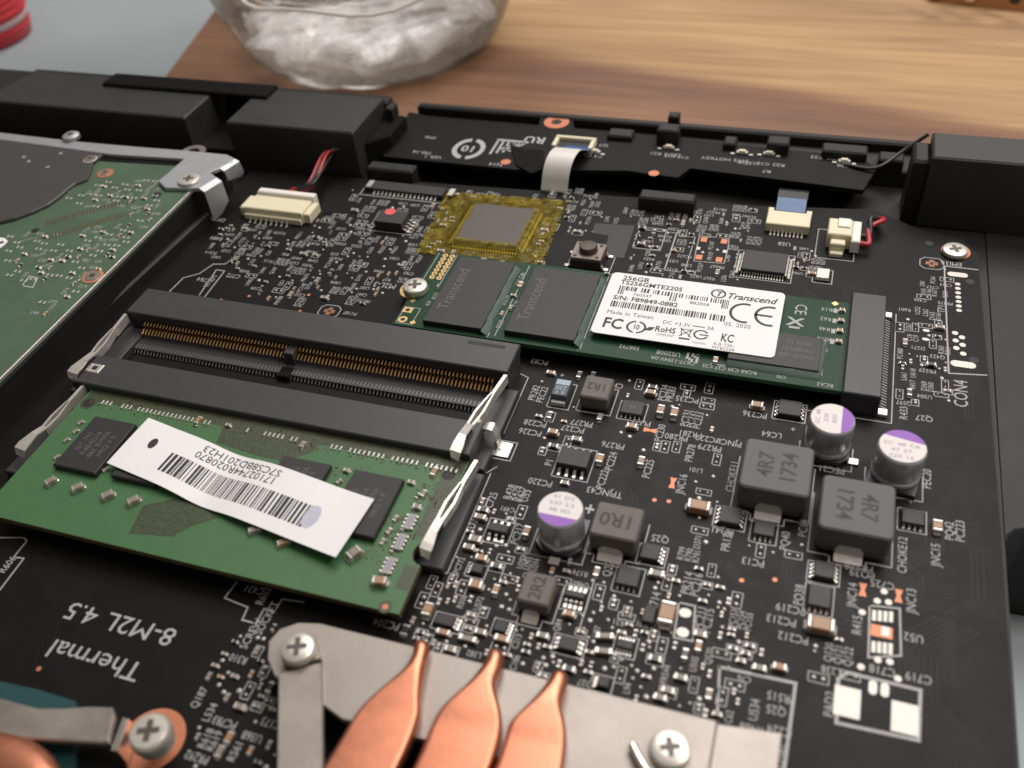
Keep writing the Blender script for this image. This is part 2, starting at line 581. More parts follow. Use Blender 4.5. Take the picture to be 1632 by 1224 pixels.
def ob(name, mb, mats, parent=None, sm=None, label=None, kind=None, cat=None, group=None):
    """one mesh object; its origin is the middle of its underside"""
    if isinstance(mats, str):
        mats = [mats]
    xs, ys, zs = zip(*mb.v)
    c = Vector(((min(xs) + max(xs)) / 2, (min(ys) + max(ys)) / 2, min(zs)))
    mb.v = [(x - c.x, y - c.y, z - c.z) for x, y, z in mb.v]
    me = mesh_of(name, mb, mats)
    if sm:
        me.polygons.foreach_set('use_smooth', [True] * len(me.polygons))
        me.set_sharp_from_angle(angle=R(sm))
    o = link(name, me, parent, c)
    props(o, label, cat, group, kind)
    return o


def props(o, label=None, cat=None, group=None, kind=None):
    if label:
        o['label'] = label
    if cat:
        o['category'] = cat
    if group:
        o['group'] = group
    if kind:
        o['kind'] = kind


def thing(name, label, cat, loc, group=None):
    o = link(name, None, None, loc)
    o.empty_display_size = 2
    props(o, label, cat, group)
    return o


# ------------------------------------------------------------------ lettering
GLY = {}


def build_glyphs():
    cu = bpy.data.curves.new('glyph', 'FONT')
    o = bpy.data.objects.new('glyph', cu)
    COL.objects.link(o)
    cu.resolution_u = 2
    chars = 'ABCDEFGHIJKLMNOPQRSTUVWXYZabcdefghijklmnopqrstuvwxyz0123456789-.,/+:()|%'

    def grab(body):
        cu.body = body
        dg = bpy.context.evaluated_depsgraph_get()
        dg.update()
        e = o.evaluated_get(dg)
        me = e.to_mesh()
        vs = [(v.co.x, v.co.y) for v in me.vertices]
        fs = [tuple(p.vertices) for p in me.polygons]
        e.to_mesh_clear()
        return vs, fs
    hv, _ = grab('H')
    cap = max(y for x, y in hv)
    for off, key in ((0.0, 'r'), (0.022, 'b')):
        cu.offset = off
        w0 = max(x for x, y in grab('HH')[0])
        for c in chars:
            vs, fs = grab(c)
            adv = max(x for x, y in grab('H' + c + 'H')[0]) - w0
            GLY[key + c] = ([(x / cap, y / cap) for x, y in vs], fs, adv / cap)
    bpy.data.objects.remove(o)
    bpy.data.curves.remove(cu)


build_glyphs()


def twidth(s, h, wd=1.0, key='r'):
    return sum(GLY[key + c][2] if c != ' ' else 0.5 for c in s) * h * wd


def text(mb, s, x, y, z, h, rot=0, wd=1.0, mi=0, key='r', align='c', fmap=None, slant=0.0):
    """s lettered with capital height h about the point x, y; fmap(x, y) -> 3D for curved surfaces"""
    tw = twidth(s, h, wd, key)
    ox = {'c': -tw / 2, 'l': 0, 'r': -tw}[align]
    ca, sa = math.cos(R(rot)), math.sin(R(rot))
    for c in s:
        if c == ' ':
            ox += 0.5 * h * wd
            continue
        vs, fs, adv = GLY[key + c]
        pv = []
        for gx, gy in vs:
            a, b = ox + (gx + slant * gy) * h * wd, (gy - 0.5) * h
            px, py = x + a * ca - b * sa, y + a * sa + b * ca
            pv.append(fmap(px, py) if fmap else (px, py, z))
        mb.add(pv, fs, mi)
        ox += adv * h * wd


def quad(q, z):
    """four pixels (far left, far right, near right, near left) of a level rectangle at height z -> x0, x1, y0, y1"""
    a, b, c, d = (at(u, v, z) for u, v in q)
    return ((a[0] + d[0]) / 2, (b[0] + c[0]) / 2, (c[1] + d[1]) / 2, (a[1] + b[1]) / 2)


def snap(pts):
    out = [pts[0]]
    for p in pts[1:]:
        q = out[-1]
        dx, dy = abs(p[0] - q[0]), abs(p[1] - q[1])
        if dx < 0.22 * dy:
            p = (q[0], p[1])
        elif dy < 0.22 * dx:
            p = (p[0], q[1])
        out.append(p)
    return out

# ================================================================== setting
ZT = -23.0                       # grey table
ZW = -20.0                       # top of the wooden board
mb = MB()
mb.sheet([(-1500, -900), (1500, -900), (1500, 1800), (-1500, 1800)], ZT)
ob('table_surface', mb, 'table', kind='structure')

mb = MB()
a, b = at(260, 120, ZW), at(350, 0, ZW)
t = (60 - a[1]) / (b[1] - a[1])
lf = (a[0] + (b[0] - a[0]) * t, 60)
t = (620 - a[1]) / (b[1] - a[1])
lb = (a[0] + (b[0] - a[0]) * t, 620)
mb.prism([lf, (300, 60), (300, 620), lb], ZT, ZW, 0, 1.2)
ob('wooden_board', mb, 'wood', label='brown wooden board with swirling grain lying behind the laptop', cat='wooden board')

# glass with a scalloped foot
gx, gy = -77, 159


def flute(t, z):
    k = max(0.0, 1 - (z - ZW) / 34)
    return 1 + 0.04 * k * abs(math.cos(5.5 * t + 0.4)) - 0.02 * k + 0.006 * math.sin(3 * t + 1)


mb = MB()
prof = [(20, 0.3), (26, 0.2), (30, 1.2), (33.5, 4.5), (36.5, 10), (39.5, 18), (42.5, 28), (45, 40), (47, 56), (49, 80), (50, 100),
        (48.6, 100.4), (47.6, 99.5), (46.5, 80), (44.5, 56), (42.4, 40), (40, 31), (35, 25.5), (26, 23), (12, 22.2), (3, 22)]
mb.lathe([(r * 1.19, ZW + 0.05 + z * 1.1) for r, z in prof], gx, gy, 72, 0, flute)
gl = thing('drinking_glass', 'clear glass tumbler with a thick scalloped base behind the laptop', 'glass', (gx, gy, ZW))
ob('tumbler', mb, 'glass', gl, sm=60)
mb = MB()


def lump(t, z):
    return 1 + 0.06 * math.sin(5 * t + z * 0.6) + 0.05 * math.sin(11 * t - z * 0.9) + random.uniform(-.012, .012)


mb.lathe([(3, ZW + 2.0), (20, ZW + 2.2), (31, ZW + 3.6), (36, ZW + 8), (38.5, ZW + 11), (37, ZW + 14), (31, ZW + 15.5), (20, ZW + 16), (3, ZW + 16)], gx, gy, 48, 0, lump)
ob('refraction_base', mb, 'refract_white', gl, sm=75)  # pale lump added for the bright refractions in the thick base
mb = MB()
mb.tube([(gx + 40.5 * math.cos(2 * math.pi * k / 40), gy + 40.5 * math.sin(2 * math.pi * k / 40), ZW + 26 + 1.2 * math.sin(k * .9)) for k in range(41)], [(.5 + .35 * math.sin(k * 1.7) ** 2, .5) for k in range(41)], 8)
ob('inner_rim_highlight', mb, 'rim_highlight', gl, sm=70)  # pale ring drawn as the highlight along the inner bottom edge

# red tub at the top left corner
rx, ry = at(-24, 62, ZT)
rt = thing('red_tub', 'red plastic tub with pale bands at the far left corner', 'tub', (rx, ry, ZT))
RR = 18.5


def shell(z0, z1, r0, r1, m, nm):
    q = MB()
    q.lathe([(r0 - 1, ZT + z0), (r0, ZT + z0 + .6), (r1, ZT + z1 - .6), (r1 - 1, ZT + z1)], rx, ry, 48)
    ob(nm, q, m, rt, sm=50)


shell(0.05, 5.5, RR - 1.5, RR - 0.4, 'redplastic', 'tub_base')
shell(5.5, 8.5, RR - 0.6, RR - 0.2, 'band', 'pale_band')
shell(8.5, 17.5, RR, RR + 0.4, 'redplastic', 'tub_wall')
for zr in (10.5, 13.0, 15.5):
    shell(zr - .7, zr + .7, RR + .5, RR + .5, 'redplastic', 'rib')
shell(17.5, 24, RR, RR + 0.3, 'band', 'pale_band')
shell(24, 37, RR + 0.5, RR + 0.5, 'redplastic', 'lid')

# a small rack of pins at the top right corner
ox, oy = at(1590, -18, ZW)
pr = thing('pegged_block', 'orange wooden block with dark pegs at the far right corner', 'pegged block', (ox, oy, ZW))
mb = MB()
e0, e1 = at(1478, 2, ZW), at(1660, 22, ZW)
mb.prism([e0, e1, (e1[0] + 10, e1[1] + 60), (e0[0] + 10, e0[1] + 60)], ZW + 0.02, ZW + 5, 0, 0.6)
ob('block', mb, 'orange', pr)
for k, (u, v) in enumerate(((1492, -2), (1545, 0), (1617, 4), (1570, -14), (1520, -20))):
    q = MB()
    x, y = at(u, v, ZW + 5)
    q.lathe([(1.4, ZW + 5), (1.6, ZW + 5.5), (1.6, ZW + 13), (1.0, ZW + 13.6)], x, y, 10)
    ob('peg', q, 'resistor' if k % 2 == 0 else 'nickel', pr, sm=40)

# ================================================================== laptop chassis
XR = 98.6
chassis = thing('laptop_chassis', 'open black laptop chassis tray holding all the electronics', 'laptop chassis', (0, 0, -18))
mb = MB()
mb.box(-135, XR, -140, 77.8, -18, -3.2)
mb.prism([(XR, -19.0), (XR + .5, -17.2), (XR + 1.5, -16.0), (XR + 3.2, -15.3), (114, -15.0), (114, 72), (XR, 72)], -22.95, -3.0, 0, .3)
mb.box(-160, -131.2, -140, 74, -18, 6.0)
ob('tray', mb, 'plastic', chassis)
mb = MB()
mb.box(-131, -29.6, 67.6, 71, -18, 8.6, 0, 0.5)
ob('rear_wall', mb, 'plastic', chassis)
mb = MB()
mb.box(-27, 86, 77.9, 80, -18, 2.7, 0, 0.4)
ob('rear_wall', mb, 'plastic', chassis)
# ribs, clips and posts along the rear wall
for u0, u1, v, h in ((975, 1015, 208, 5.5), (1060, 1094, 196, 9), (1160, 1180, 212, 6), (1225, 1260, 225, 7.5), (1310, 1382, 238, 6.5), (1400, 1440, 250, 5)):
    x0, x1 = at(u0, v, 2)[0], at(u1, v, 2)[0]
    y = at(u0, v, 2)[1]
    q = MB()
    q.box(x0, x1, min(y - 1, 70.5), min(y + 2.2, 73.9), -3.2, h * 0.62, 0, 0.35)
    ob('clip', q, 'plastic', chassis)
q = MB()
x0 = at(1078, 182, 4)[0]
q.box(x0 - 1.2, x0 + 1.2, 77.2, 79.6, 2.6, 5.4, 0, 0.3)
ob('latch_post', q, 'plastic', chassis)
q = MB()
q.box(-26, 85, 70.6, 77.8, -3.2, 0.6, 0, 0.3)
ob('inner_ledge', q, 'plastic', chassis)
for u0, u1, v in ((1020, 1112, 299), (586, 664, 254)):
    x0, x1 = at(u0, v, 4)[0], at(u1, v, 4)[0]
    y = at(u0, v, 4)[1]
    q = MB()
    q.box(x0, x1, y - 1.6, y + 1.6, -3.2, 2.9, 0, 0.4)
    ob('support_block', q, 'plastic', chassis)
# frame of the drive bay
for (u0, v0, u1, v1) in ((333, 338, -60, 700),):
    a, b = at(u0, v0, 2.5), at(u1, v1, 2.5)
    q = MB()
    q.prism([a, b, (b[0] - 1.6, b[1]), (a[0] - 1.6, a[1])], -3.2, 2.5, 0, 0.4)
    ob('drive_bay_wall', q, 'plastic', chassis)

# black housings
ZB = 10.0
bh = thing('plastic_housing', 'large matte black double housing behind the hard drive', 'plastic housing', (-75, 58, -3))
A0 = quad([(65, 112), (330, 128), (290, 190), (-110, 150)], ZB)
yb0, yb1 = 50.6, 67.0
xa = at(290, 190, ZB)[0]
xb0, xb1 = at(362, 191, ZB)[0], at(560, 213, ZB)[0]
q = MB()
q.prism([(-131, yb0), (xa, yb0), (xa, yb1), (-127.3, yb1)], -3.1, ZB, 0, 0.35)
ob('left_cover', q, 'housing', bh)
q = MB()
q.box(xb0, xb1, yb0, yb1, -3.1, ZB, 0, 0.35)
ob('right_cover', q, 'housing', bh)
q = MB()
q.box(xa + 0.05, xb0 - 0.05, yb0 + 0.2, yb1 - 0.2, -3.1, ZB - 7.5, 0, 0.2)
ob('recessed_bridge', q, 'rubber', bh)
q = MB()
s0, s1 = at(160, 141, ZB)[0], at(432, 152, ZB)[0]
q.box(s0, s1, yb1 - 5.2, yb1 + 0.5, ZB + 0.01, ZB + 0.9, 0, 0.3)
ob('rubber_foot', q, 'rubber', bh)
q = MB()
q.prism([(xb1 + .05, yb0 + 4), (xb1 + 4.5, yb0 + 8), (xb1 + 4.5, yb1 + 1), (xb1 + .05, yb1 + 1)], -3.1, 5.5, 0, 0.4)
ob('side_step', q, 'rubber', bh)
q = MB()
q.box(xb1 + 1.0, xb1 + 2.8, yb1 - 2, yb1 + 1.2, 5.5, 8.4, 0, 0.3)
ob('side_tab', q, 'plastic', bh)

ZR = 12.0
x0 = at(1487, 230, ZR)[0]
y0, y1 = at(1487, 250, ZR)[1], at(1487, 210, ZR)[1]
rh = thing('plastic_housing', 'square edged black housing at the far right corner of the chassis', 'plastic housing', (x0 + 20, y0 + 4, -3))
q = MB()
q.box(x0, x0 + 34, y0, y1, -2.9, ZR, 0, 0.35)
ob('cover', q, 'housing', rh)
q = MB()
q.box(x0 - 3.0, x0 - 0.05, y0 + 1.0, y1 - 1, -3.1, ZR - 1.6, 0, 0.5)
ob('side_step', q, 'plastic', rh)

# thin antenna lead running along the rear wall
q = MB()
pts = [(*at(1345, 262, 2.4), 2.4),
       (*at(1395, 268, 3), 3.0), (*at(1440, 240, 5), 5.0), (*at(1480, 214, 8), 8.0)]
q.tube(smooth(pts, 5), 0.38, 8)
ob('antenna_lead', q, 'wireblack', sm=60, label='thin black lead along the rear wall rising to the right housing', cat='cable')

# ================================================================== strip board along the rear
sb = thing('button_board', 'narrow black circuit board strip along the rear wall', 'circuit board', (25, 64, -1))
ZS = 2.2
q = MB()
q.prism([at(652, 178, ZS), at(690, 186, ZS), at(858, 200, ZS), at(862, 185, ZS), at(912, 188, ZS), at(916, 205, ZS), at(1000, 212, ZS), at(1372, 250, ZS), (*at(1398, 268, ZS),), at(1376, 303, ZS), at(1100, 268, ZS), at(1080, 283, ZS), at(1000, 272, ZS),
         at(820, 270, ZS), at(610, 249, ZS)], ZS - 1.0, ZS, 0, 0.08)
ob('circuit_board', q, 'board', sb)
q = MB()
zz = ZS + 0.02
x, y = at(747, 237, zz)
for s_, e_ in ((100, 260), (280, 440)):
    vs, fs = [], []
    n = 14
    for i in range(n + 1):
        t = R(s_ + (e_ - s_) * i / n)
        vs += [(x + 2.6 * math.cos(t), y + 3.2 * math.sin(t), zz), (x + 3.7 * math.cos(t), y + 4.5 * math.sin(t), zz)]
    fs = [(2 * i, 2 * i + 1, 2 * i + 3, 2 * i + 2) for i in range(n)]
    q.add(vs, fs)
text(q, '10', x, y, zz, 2.4, 180, 1.0, key='b')
ob('recycling_mark', q, 'silk', sb, kind='stuff')
q = MB()
x, y = at(806, 235, zz)
for k in range(4):
    q.line([(x - 2.6 + k * 1.3, y - 3 + k * .6), (x - 2.6 + k * 1.3, y + 2.6)], 0.55, zz)
q.line([(x - 2.6, y + 3), (x + 4, y + 3)], 0.8, zz)
for k in range(3):
    q.line([(x - 1 + k, y - 1), (x + 1.5 + k, y + 2)], 0.5, zz)
text(q, 'RU', *at(852, 223, zz), zz, 2.6, 180, key='b')
text(q, 'N14', *at(790, 262, zz), zz, 1.2, 180)
text(q, 'MS-16', *at(672, 243, zz), zz, 1.2, 180)
text(q, 'VER 1', *at(690, 250, zz), zz, 1.1, 180)
text(q, 'FM6', *at(686, 219, zz), zz, 1.1, 180)
for s_, u, v, h in (('LED3 R21', 1060, 246, .9), ('C14 C15', 1078, 250, .8), ('SW2 HOTKEY', 1155, 254, .9), ('LED4', 1190, 260, .9), ('R22 C18', 1228, 262, .9),
                    ('LED5 R23', 1318, 252, .9), ('C20', 1345, 264, .9), ('Q3', 962, 232, .9), ('C3 C4', 945, 248, .9), ('R7', 1222, 273, .9)):
    text(q, s_, *at(u, v, zz), zz, h * 1.2, 180)
ob('silkscreen', q, 'silk', sb, kind='stuff')
q = MB()
x, y = at(887, 195, zz)
q.lathe([(1.2, ZS + .01), (2.9, ZS + .01), (2.9, ZS + .12), (1.2, ZS + .12)], x, y, 28, cap=False)
ob('copper_ring', q, 'copperpad', sb)
q = MB()
q.disc(x, y, 1.2, ZS + .03, 16)
ob('screw_hole', q, 'socket_in', sb)
for u, v in ((806, 258), (1042, 276)):
    q = MB()
    x, y = at(u, v, zz)
    q.ring(x, y, .5, 1.1, ZS + .03)
    q.disc(x, y, .5, ZS + .03)
    ob('test_pad', q, 'copperpad', sb)
q = MB()
q.prism([at(u, v, ZS + .4) for u, v in ((813, 229), (836, 237), (866, 240), (868, 268), (846, 276), (822, 262))], ZS + .06, ZS + .4, 0, .08)
ob('black_tape', q, 'rubber', sb)
# flat cable connector
x0, x1, y0, y1 = quad([(886, 214), (948, 219), (946, 236), (880, 230)], ZS + 1.6)
q = MB()
q.box(x0, x1, y1 - .9, y1, ZS, ZS + 1.6, 0, .15)
q.box(x0, x0 + .9, y0, y1 - .95, ZS, ZS + 1.5, 0, .1)
q.box(x1 - .9, x1, y0, y1 - .95, ZS, ZS + 1.5, 0, .1)
fc = ob('ribbon_socket', q, 'cream', sb)
q = MB()
q.box(x0 + .95, x1 - .95, y0, y1 - .95, ZS, ZS + .8)
ob('latch_bar', q, 'resistor', fc)
WLED = []
for u, v in ((1066, 233), (1183, 241), (1226, 243), (1346, 255), (948, 240)):
    q = MB()
    x, y = at(u, v, ZS + .6)
    q.box(x - 1.2, x + 1.2, y - .5, y + .5, ZS, ZS + .55, 0, .1)
    q.box(x - .7, x + .7, y - .4, y + .4, ZS + .55, ZS + .9, 1, .1)
    q.box(x - 2.3, x - 1.5, y - .9, y - .3, ZS, ZS + .3, 0)
    q.box(x + 1.5, x + 2.3, y - .9, y - .3, ZS, ZS + .3, 0)
    ob('indicator_lamp', q, ['tin', 'cream'], sb)

# ================================================================== motherboard
board = thing('motherboard', 'black laptop motherboard crowded with chips, sockets and white lettering', 'motherboard', (20, -10, 0))
q = MB()
q.prism([(-75, -120), (97.6, -120), (97.3, -20), (96.9, 14), (96.3, 45), (94, 49.5), (86, 51.5), (78, 56.5), (55, 53.5), (12, 51.2), (-31, 48.8), (-56, 47), (-56, -20), (-75, -40)],
        -1.2, 0, 1, 0.05, 0)
ob('circuit_board', q, ['board', 'board_edge'], board)

ZK = 0.02
# faint copper runs under the lacquer
q = MB()
rt_ = random.Random(21)
for q_i in range(120):
    x, y = rt_.uniform(-50, 96), rt_.uniform(-85, 46)
    ang = rt_.choice((0, 90, 180, 270))
    n_, pitch = rt_.randint(3, 9), .55
    path = [(x, y, ang)]
    segs = []
    for _k in range(rt_.randint(2, 4)):
        L = rt_.uniform(2, 11)
        segs.append((L, ang))
        ang += rt_.choice((-45, 45))
    for i in range(n_):
        a0 = segs[0][1]
        px, py = x - math.sin(R(a0)) * i * pitch, y + math.cos(R(a0)) * i * pitch
        pl = [(px, py)]
        for k_, (L, a_) in enumerate(segs):
            px, py = px + math.cos(R(a_)) * L, py + math.sin(R(a_)) * L
            if k_ + 1 < len(segs):
                t_ = (segs[k_ + 1][1] - a_) / 2
                px, py = px - math.cos(R(a_)) * i * pitch * math.tan(R(t_)), py - math.sin(R(a_)) * i * pitch * math.tan(R(t_))
            pl.append((px, py))
        if all(-55 < a < 95.5 and -110 < b < 46 for a, b in pl):
            q.line(pl, .2, .004 + (q_i % 40) * .0003)
        if all(-55 < a < 95.5 and -110 < b < 46 for a, b in pl) and rt_.random() < .7:
            q.disc(*pl[-1], .3, .0042 + (q_i % 40) * .0003 + .0036, 8)
ob('covered_traces', q, 'relief', board, kind='stuff')
SILK = MB()       # lettering and outlines
PADS = MB()       # small tinned pads
OCC = []          # taken ground: x0, x1, y0, y1


def take(x0, x1, y0, y1, m=0.15):
    OCC.append((x0 - m, x1 + m, y0 - m, y1 + m))


def free(x0, x1, y0, y1):
    return all(x1 < a or x0 > b or y1 < c or y0 > d for a, b, c, d in OCC)


def silk(px, wd=0.16, close=False, sn=True):
    p = [at(u, v, 0) for u, v in px]
    if sn:
        p = snap(p)
    SILK.line(p, wd, ZK, 0, close)


def boxsilk(x0, x1, y0, y1, wd=0.16, gap=None):
    SILK.line([(x0, y0), (x1, y0), (x1, y1), (x0, y1)], wd, ZK, 0, True)


def st(s, u, v, rot=180, h=1.15, wd=0.82, key='r'):
    x, y = at(u, v, 0)
    text(SILK, s, x, y, ZK, h, rot, wd, key=key)
    L = twidth(s, h, wd) / 2
    if rot % 180:
        take(x - h * .55, x + h * .55, y - L, y + L, .05)
    else:
        take(x - L, x + L, y - h * .55, y + h * .55, .05)


# ---- shared bodies of the small parts
SHARED = {}


def smd_mesh(kind, L, W, H):
    k = (kind, round(L, 2), round(W, 2), round(H, 2))
    if k in SHARED:
        return SHARED[k]
    m = MB()
    e = (0.22 if L < 2.5 else .17) * L
    be = min(W, H) * .12
    if kind == 'led':
        e = .15 * L
    for sx in (-1, 1):
        m.box(min(sx * L / 2, sx * (L / 2 - e)), max(sx * L / 2, sx * (L / 2 - e)), -W / 2, W / 2, 0.02, H, 1, be)
        # solder fillet
        m.prism([(sx * L / 2, -W * .42), (sx * L / 2, W * .42), (sx * (L / 2 + .22 * H + .05), W * .34), (sx * (L / 2 + .22 * H + .05), -W * .34)], 0.01, H * .35, 1, H * .12)
    m.box(-L / 2 + e, L / 2 - e, -W / 2 * .96, W / 2 * .96, 0.02, H * .96, 0, be * .6)
    mats = {'cap': ['mlcc', 'tin'], 'capg': ['mlccgrey', 'tin'], 'res': ['resistor', 'tin'], 'resw': ['ind_brown', 'tin']}[kind]
    SHARED[k] = mesh_of({'cap': 'ceramic_capacitor', 'capg': 'ceramic_capacitor', 'res': 'chip_resistor', 'resw': 'ferrite_bead'}[kind], m, mats)
    return SHARED[k]


NSMD = [0]


def smd(kind, x, y, L, W, H, rot=0, parent=None, z=0.0):
    me = smd_mesh(kind, L, W, H)
    o = link(me.name.split('.')[0], me, parent or board, (x, y, z))
    o.rotation_euler = (0, 0, R(rot))
    NSMD[0] += 1
    if z == 0:
        if rot % 180:
            take(x - W / 2, x + W / 2, y - L / 2, y + L / 2, .2)
        else:
            take(x - L / 2, x + L / 2, y - W / 2, y + W / 2, .2)
    return o


def smdp(kind, u, v, L, W, H, rot=0):
    x, y = at(u, v, H)
    return smd(kind, x, y, L, W, H, rot)


LEAD = {}


def lead_mesh(w_, l_, h_):
    k = (w_, l_, h_)
    if k not in LEAD:
        m = MB()
        m.strip([((-w_ / 2, 0, h_), (w_ / 2, 0, h_)), ((-w_ / 2, l_ * .3, h_), (w_ / 2, l_ * .3, h_)), ((-w_ / 2, l_ * .55, .14), (w_ / 2, l_ * .55, .14)),
                 ((-w_ / 2, l_, .12), (w_ / 2, l_, .12))], 0, 0, .12)
        LEAD[k] = mesh_of('lead', m, ['tin'])
    return LEAD[k]


def leads(chip, x0, x1, y0, y1, sides, n, w_=.32, l_=.9, h_=.55):
    for s in sides:
        me = lead_mesh(w_, l_, h_)
        for i in range(n):
            f = (i + .5) / n
            x, y, r = {'n': (x0 + (x1 - x0) * f, y0, 180), 'f': (x0 + (x1 - x0) * f, y1, 0), 'r': (x1, y0 + (y1 - y0) * f, -90), 'l': (x0, y0 + (y1 - y0) * f, 90)}[s]
            o = link('lead', me, chip, (x, y, 0))
            o.rotation_euler = (0, 0, R(r))


def chip(px, h, sides='', n=4, name='chip', m='chip', print_=None, outline=True, w_=.32, l_=.9, bev=.12):
    x0, x1, y0, y1 = quad(px, h)
    q = MB()
    q.box(x0, x1, y0, y1, 0.06, h, 0, bev)
    c = ob(name, q, m, board)
    take(x0, x1, y0, y1, .6)
    leads(c, x0, x1, y0, y1, sides, n, w_, l_, min(.6, h * .5))
    if outline:
        g = .45
        b0, b1 = (l_ if 'n' in sides else .1), (l_ if 'f' in sides else .1)
        r0, r1 = (l_ if 'l' in sides else .1), (l_ if 'r' in sides else .1)
        SILK.line([(x0 - r0 - .3, y0 - b0 - .3), (x1 + r1 + .3, y0 - b0 - .3), (x1 + r1 + .3, y1 + b1 + .3), (x0 - r0 - .3, y1 + b1 + .3)], .15, ZK, 0, True)
    if print_:
        t_ = MB()
        s_, rot, hh = print_
        for i, ln in enumerate(s_):
            off = (len(s_) - 1) / 2 - i
            ca, sa = math.cos(R(rot)), math.sin(R(rot))
            text(t_, ln, (x0 + x1) / 2 - sa * off * hh * 1.5, (y0 + y1) / 2 + ca * off * hh * 1.5, h + .015, hh, rot, .9)
        ob('chip_marking', t_, 'chipprint', c, kind='stuff')
    return c


# ---- choke coils
def choke(px, h, m, lines, rot, th, label, tabw=3.6, tab=True):
    x0, x1, y0, y1 = quad(px, h)
    r = min(x1 - x0, y1 - y0) * .09
    q = MB()
    q.prism(rrect(x0, x1, y0, y1, r, 4), h * .30, h, 0, .25)
    q.prism(rrect(x0 + .35, x1 - .35, y0 + .35, y1 - .35, r, 3), 0.05, h * .30, 1)
    c = ob('choke_coil', q, [m, m], board, sm=40, label=label)
    t_ = MB()
    for i, ln in enumerate(lines):
        off = (len(lines) - 1) / 2 - i
        ca, sa = math.cos(R(rot)), math.sin(R(rot))
        text(t_, ln, (x0 + x1) / 2 - sa * off * th * 1.55, (y0 + y1) / 2 + ca * off * th * 1.55, h + .015, th, rot, .95, key='b')
    ob('value_marking', t_, 'ink', c, kind='stuff')
    if tab:
        xm = (x0 + x1) / 2 - .2
        q = MB()
        ws = tabw / 2
        q.strip([((xm - ws * .7, y0 - .06, h * .42), (xm + ws * .7, y0 - .06, h * .42)), ((xm - ws, y0 - .16, h * .28), (xm + ws, y0 - .16, h * .28)),
                 ((xm - ws, y0 - .3, .5), (xm + ws, y0 - .3, .5)), ((xm - ws, y0 - 1.0, .22), (xm + ws, y0 - 1.0, .22)), ((xm - ws * .95, y0 - 1.35, .12), (xm + ws * .95, y0 - 1.35, .12))], 0, 0, .2)
        ob('solder_tab', q, 'tin', c)
        SILK.line([(xm - ws - .5, y0 - .5), (x0 - .6, y0 - .5), (x0 - .6, y1 + .5)], .17, ZK)
        SILK.line([(xm - ws - .5, y0 - .5), (xm - ws - .5, y0 - 1.7), (xm + ws + .5, y0 - 1.7), (xm + ws + .5, y0 - .5), (x1 + .6, y0 - .5), (x1 + .6, y1 + .5)], .17, ZK)
    else:
        boxsilk(x0 - .5, x1 + .5, y0 - .5, y1 + .5)
    take(x0, x1, y0 - 1.6, y1, .5)
    return c


choke([(1188, 698), (1298, 711), (1292, 793), (1178, 773)], 5, 'ind_grey', ['4R7', '1734'], 90, 2.05, 'grey choke coil marked 4R7 touching the left purple-striped can')
choke([(1312, 754), (1430, 774), (1424, 863), (1304, 837)], 5, 'ind_grey', ['4R7', '1734'], -90, 2.05, 'grey choke coil marked 4R7 nearest the front of the pair')
choke([(953, 797), (1025, 810), (1017, 866), (939, 848)], 4, 'ind_brown', ['1R0'], 180, 2.2, 'brown-grey choke coil marked 1R0 beside a silver can', 3.4)
choke([(932, 597), (977, 601), (972, 637), (925, 631)], 3, 'ind_brown', ['1R2'], 180, 1.5, 'small brown-grey choke coil marked 1R2', 2.2, False)
choke([(838, 911), (887, 914), (877, 966), (821, 956)], 3, 'ind_brown', ['2R2'], 90, 1.6, 'small brown-grey choke coil amid dense tiny parts', 2.2)


# ---- polymer capacitors
def can(u, v, h, r, seg, lines, trot, label, tabs):
    x, y = at(u, v, h)
    q = MB()
    q.lathe([(r * .97, .9), (r * 1.02, 1.1), (r * 1.03, 1.7), (r * .97, 2.0), (r * .965, 2.15), (r, 2.4), (r, h - .45), (r * .985, h - .18), (r * .93, h), (r * .5, h)], x, y, 48)
    c = ob('capacitor', q, 'alu', board, sm=35, label=label)
    q = MB()
    d = .40 * r
    rr = r * .925
    n = 40
    a0 = math.acos(d / rr)
    base = R(seg)
    arc = [(x + rr * math.cos(base - a0 + 2 * a0 * i / 16), y + rr * math.sin(base - a0 + 2 * a0 * i / 16)) for i in range(17)]
    q.sheet(arc, h + .03)
    ob('purple_stripe', q, 'purple', c)
    q = MB()
    arc = [(x + rr * math.cos(base + a0 + (2 * math.pi - 2 * a0) * i / 30), y + rr * math.sin(base + a0 + (2 * math.pi - 2 * a0) * i / 30)) for i in range(31)]
    q.sheet(arc, h + .03)
    ob('white_top', q, 'captop', c)
    q = MB()
    ca, sa = math.cos(R(trot)), math.sin(R(trot))
    cx, cy = x - math.cos(base) * r * .27, y - math.sin(base) * r * .27
    for i, ln in enumerate(lines):
        off = (1 - i) * 1.15
        text(q, ln, cx - sa * off, cy + ca * off, h + .045, .62, trot, 1.3)
    ob('value_marking', q, 'inkgrey', c, kind='stuff')
    s = r * 1.04
    q = MB()
    cut = s * .4
    b = base
    corners = [(-s, -s), (s, -s), (s, s - cut), (s - cut, s), (-s + cut, s), (-s, s - cut)]
    ang = R(seg - 90)
    pts = [(x + px * math.cos(ang) - py * math.sin(ang), y + px * math.sin(ang) + py * math.cos(ang)) for px, py in corners]
    q.prism(pts, .05, .9, 0, .08)
    ob('base', q, 'resistor', c)
    for tx, ty in tabs:
        q = MB()
        q.box(x + tx - .75, x + tx + .75, y + ty - .6, y + ty + .6, .02, .35, 0, .08)
        ob('solder_tab', q, 'tin', c)
    g = s + .45
    SILK.line([(x - g, y + g * .2), (x - g, y - g), (x + g, y - g), (x + g, y + g * .2)], .17, ZK)
    take(x - g, x + g, y - g, y + g, .3)
    return x, y


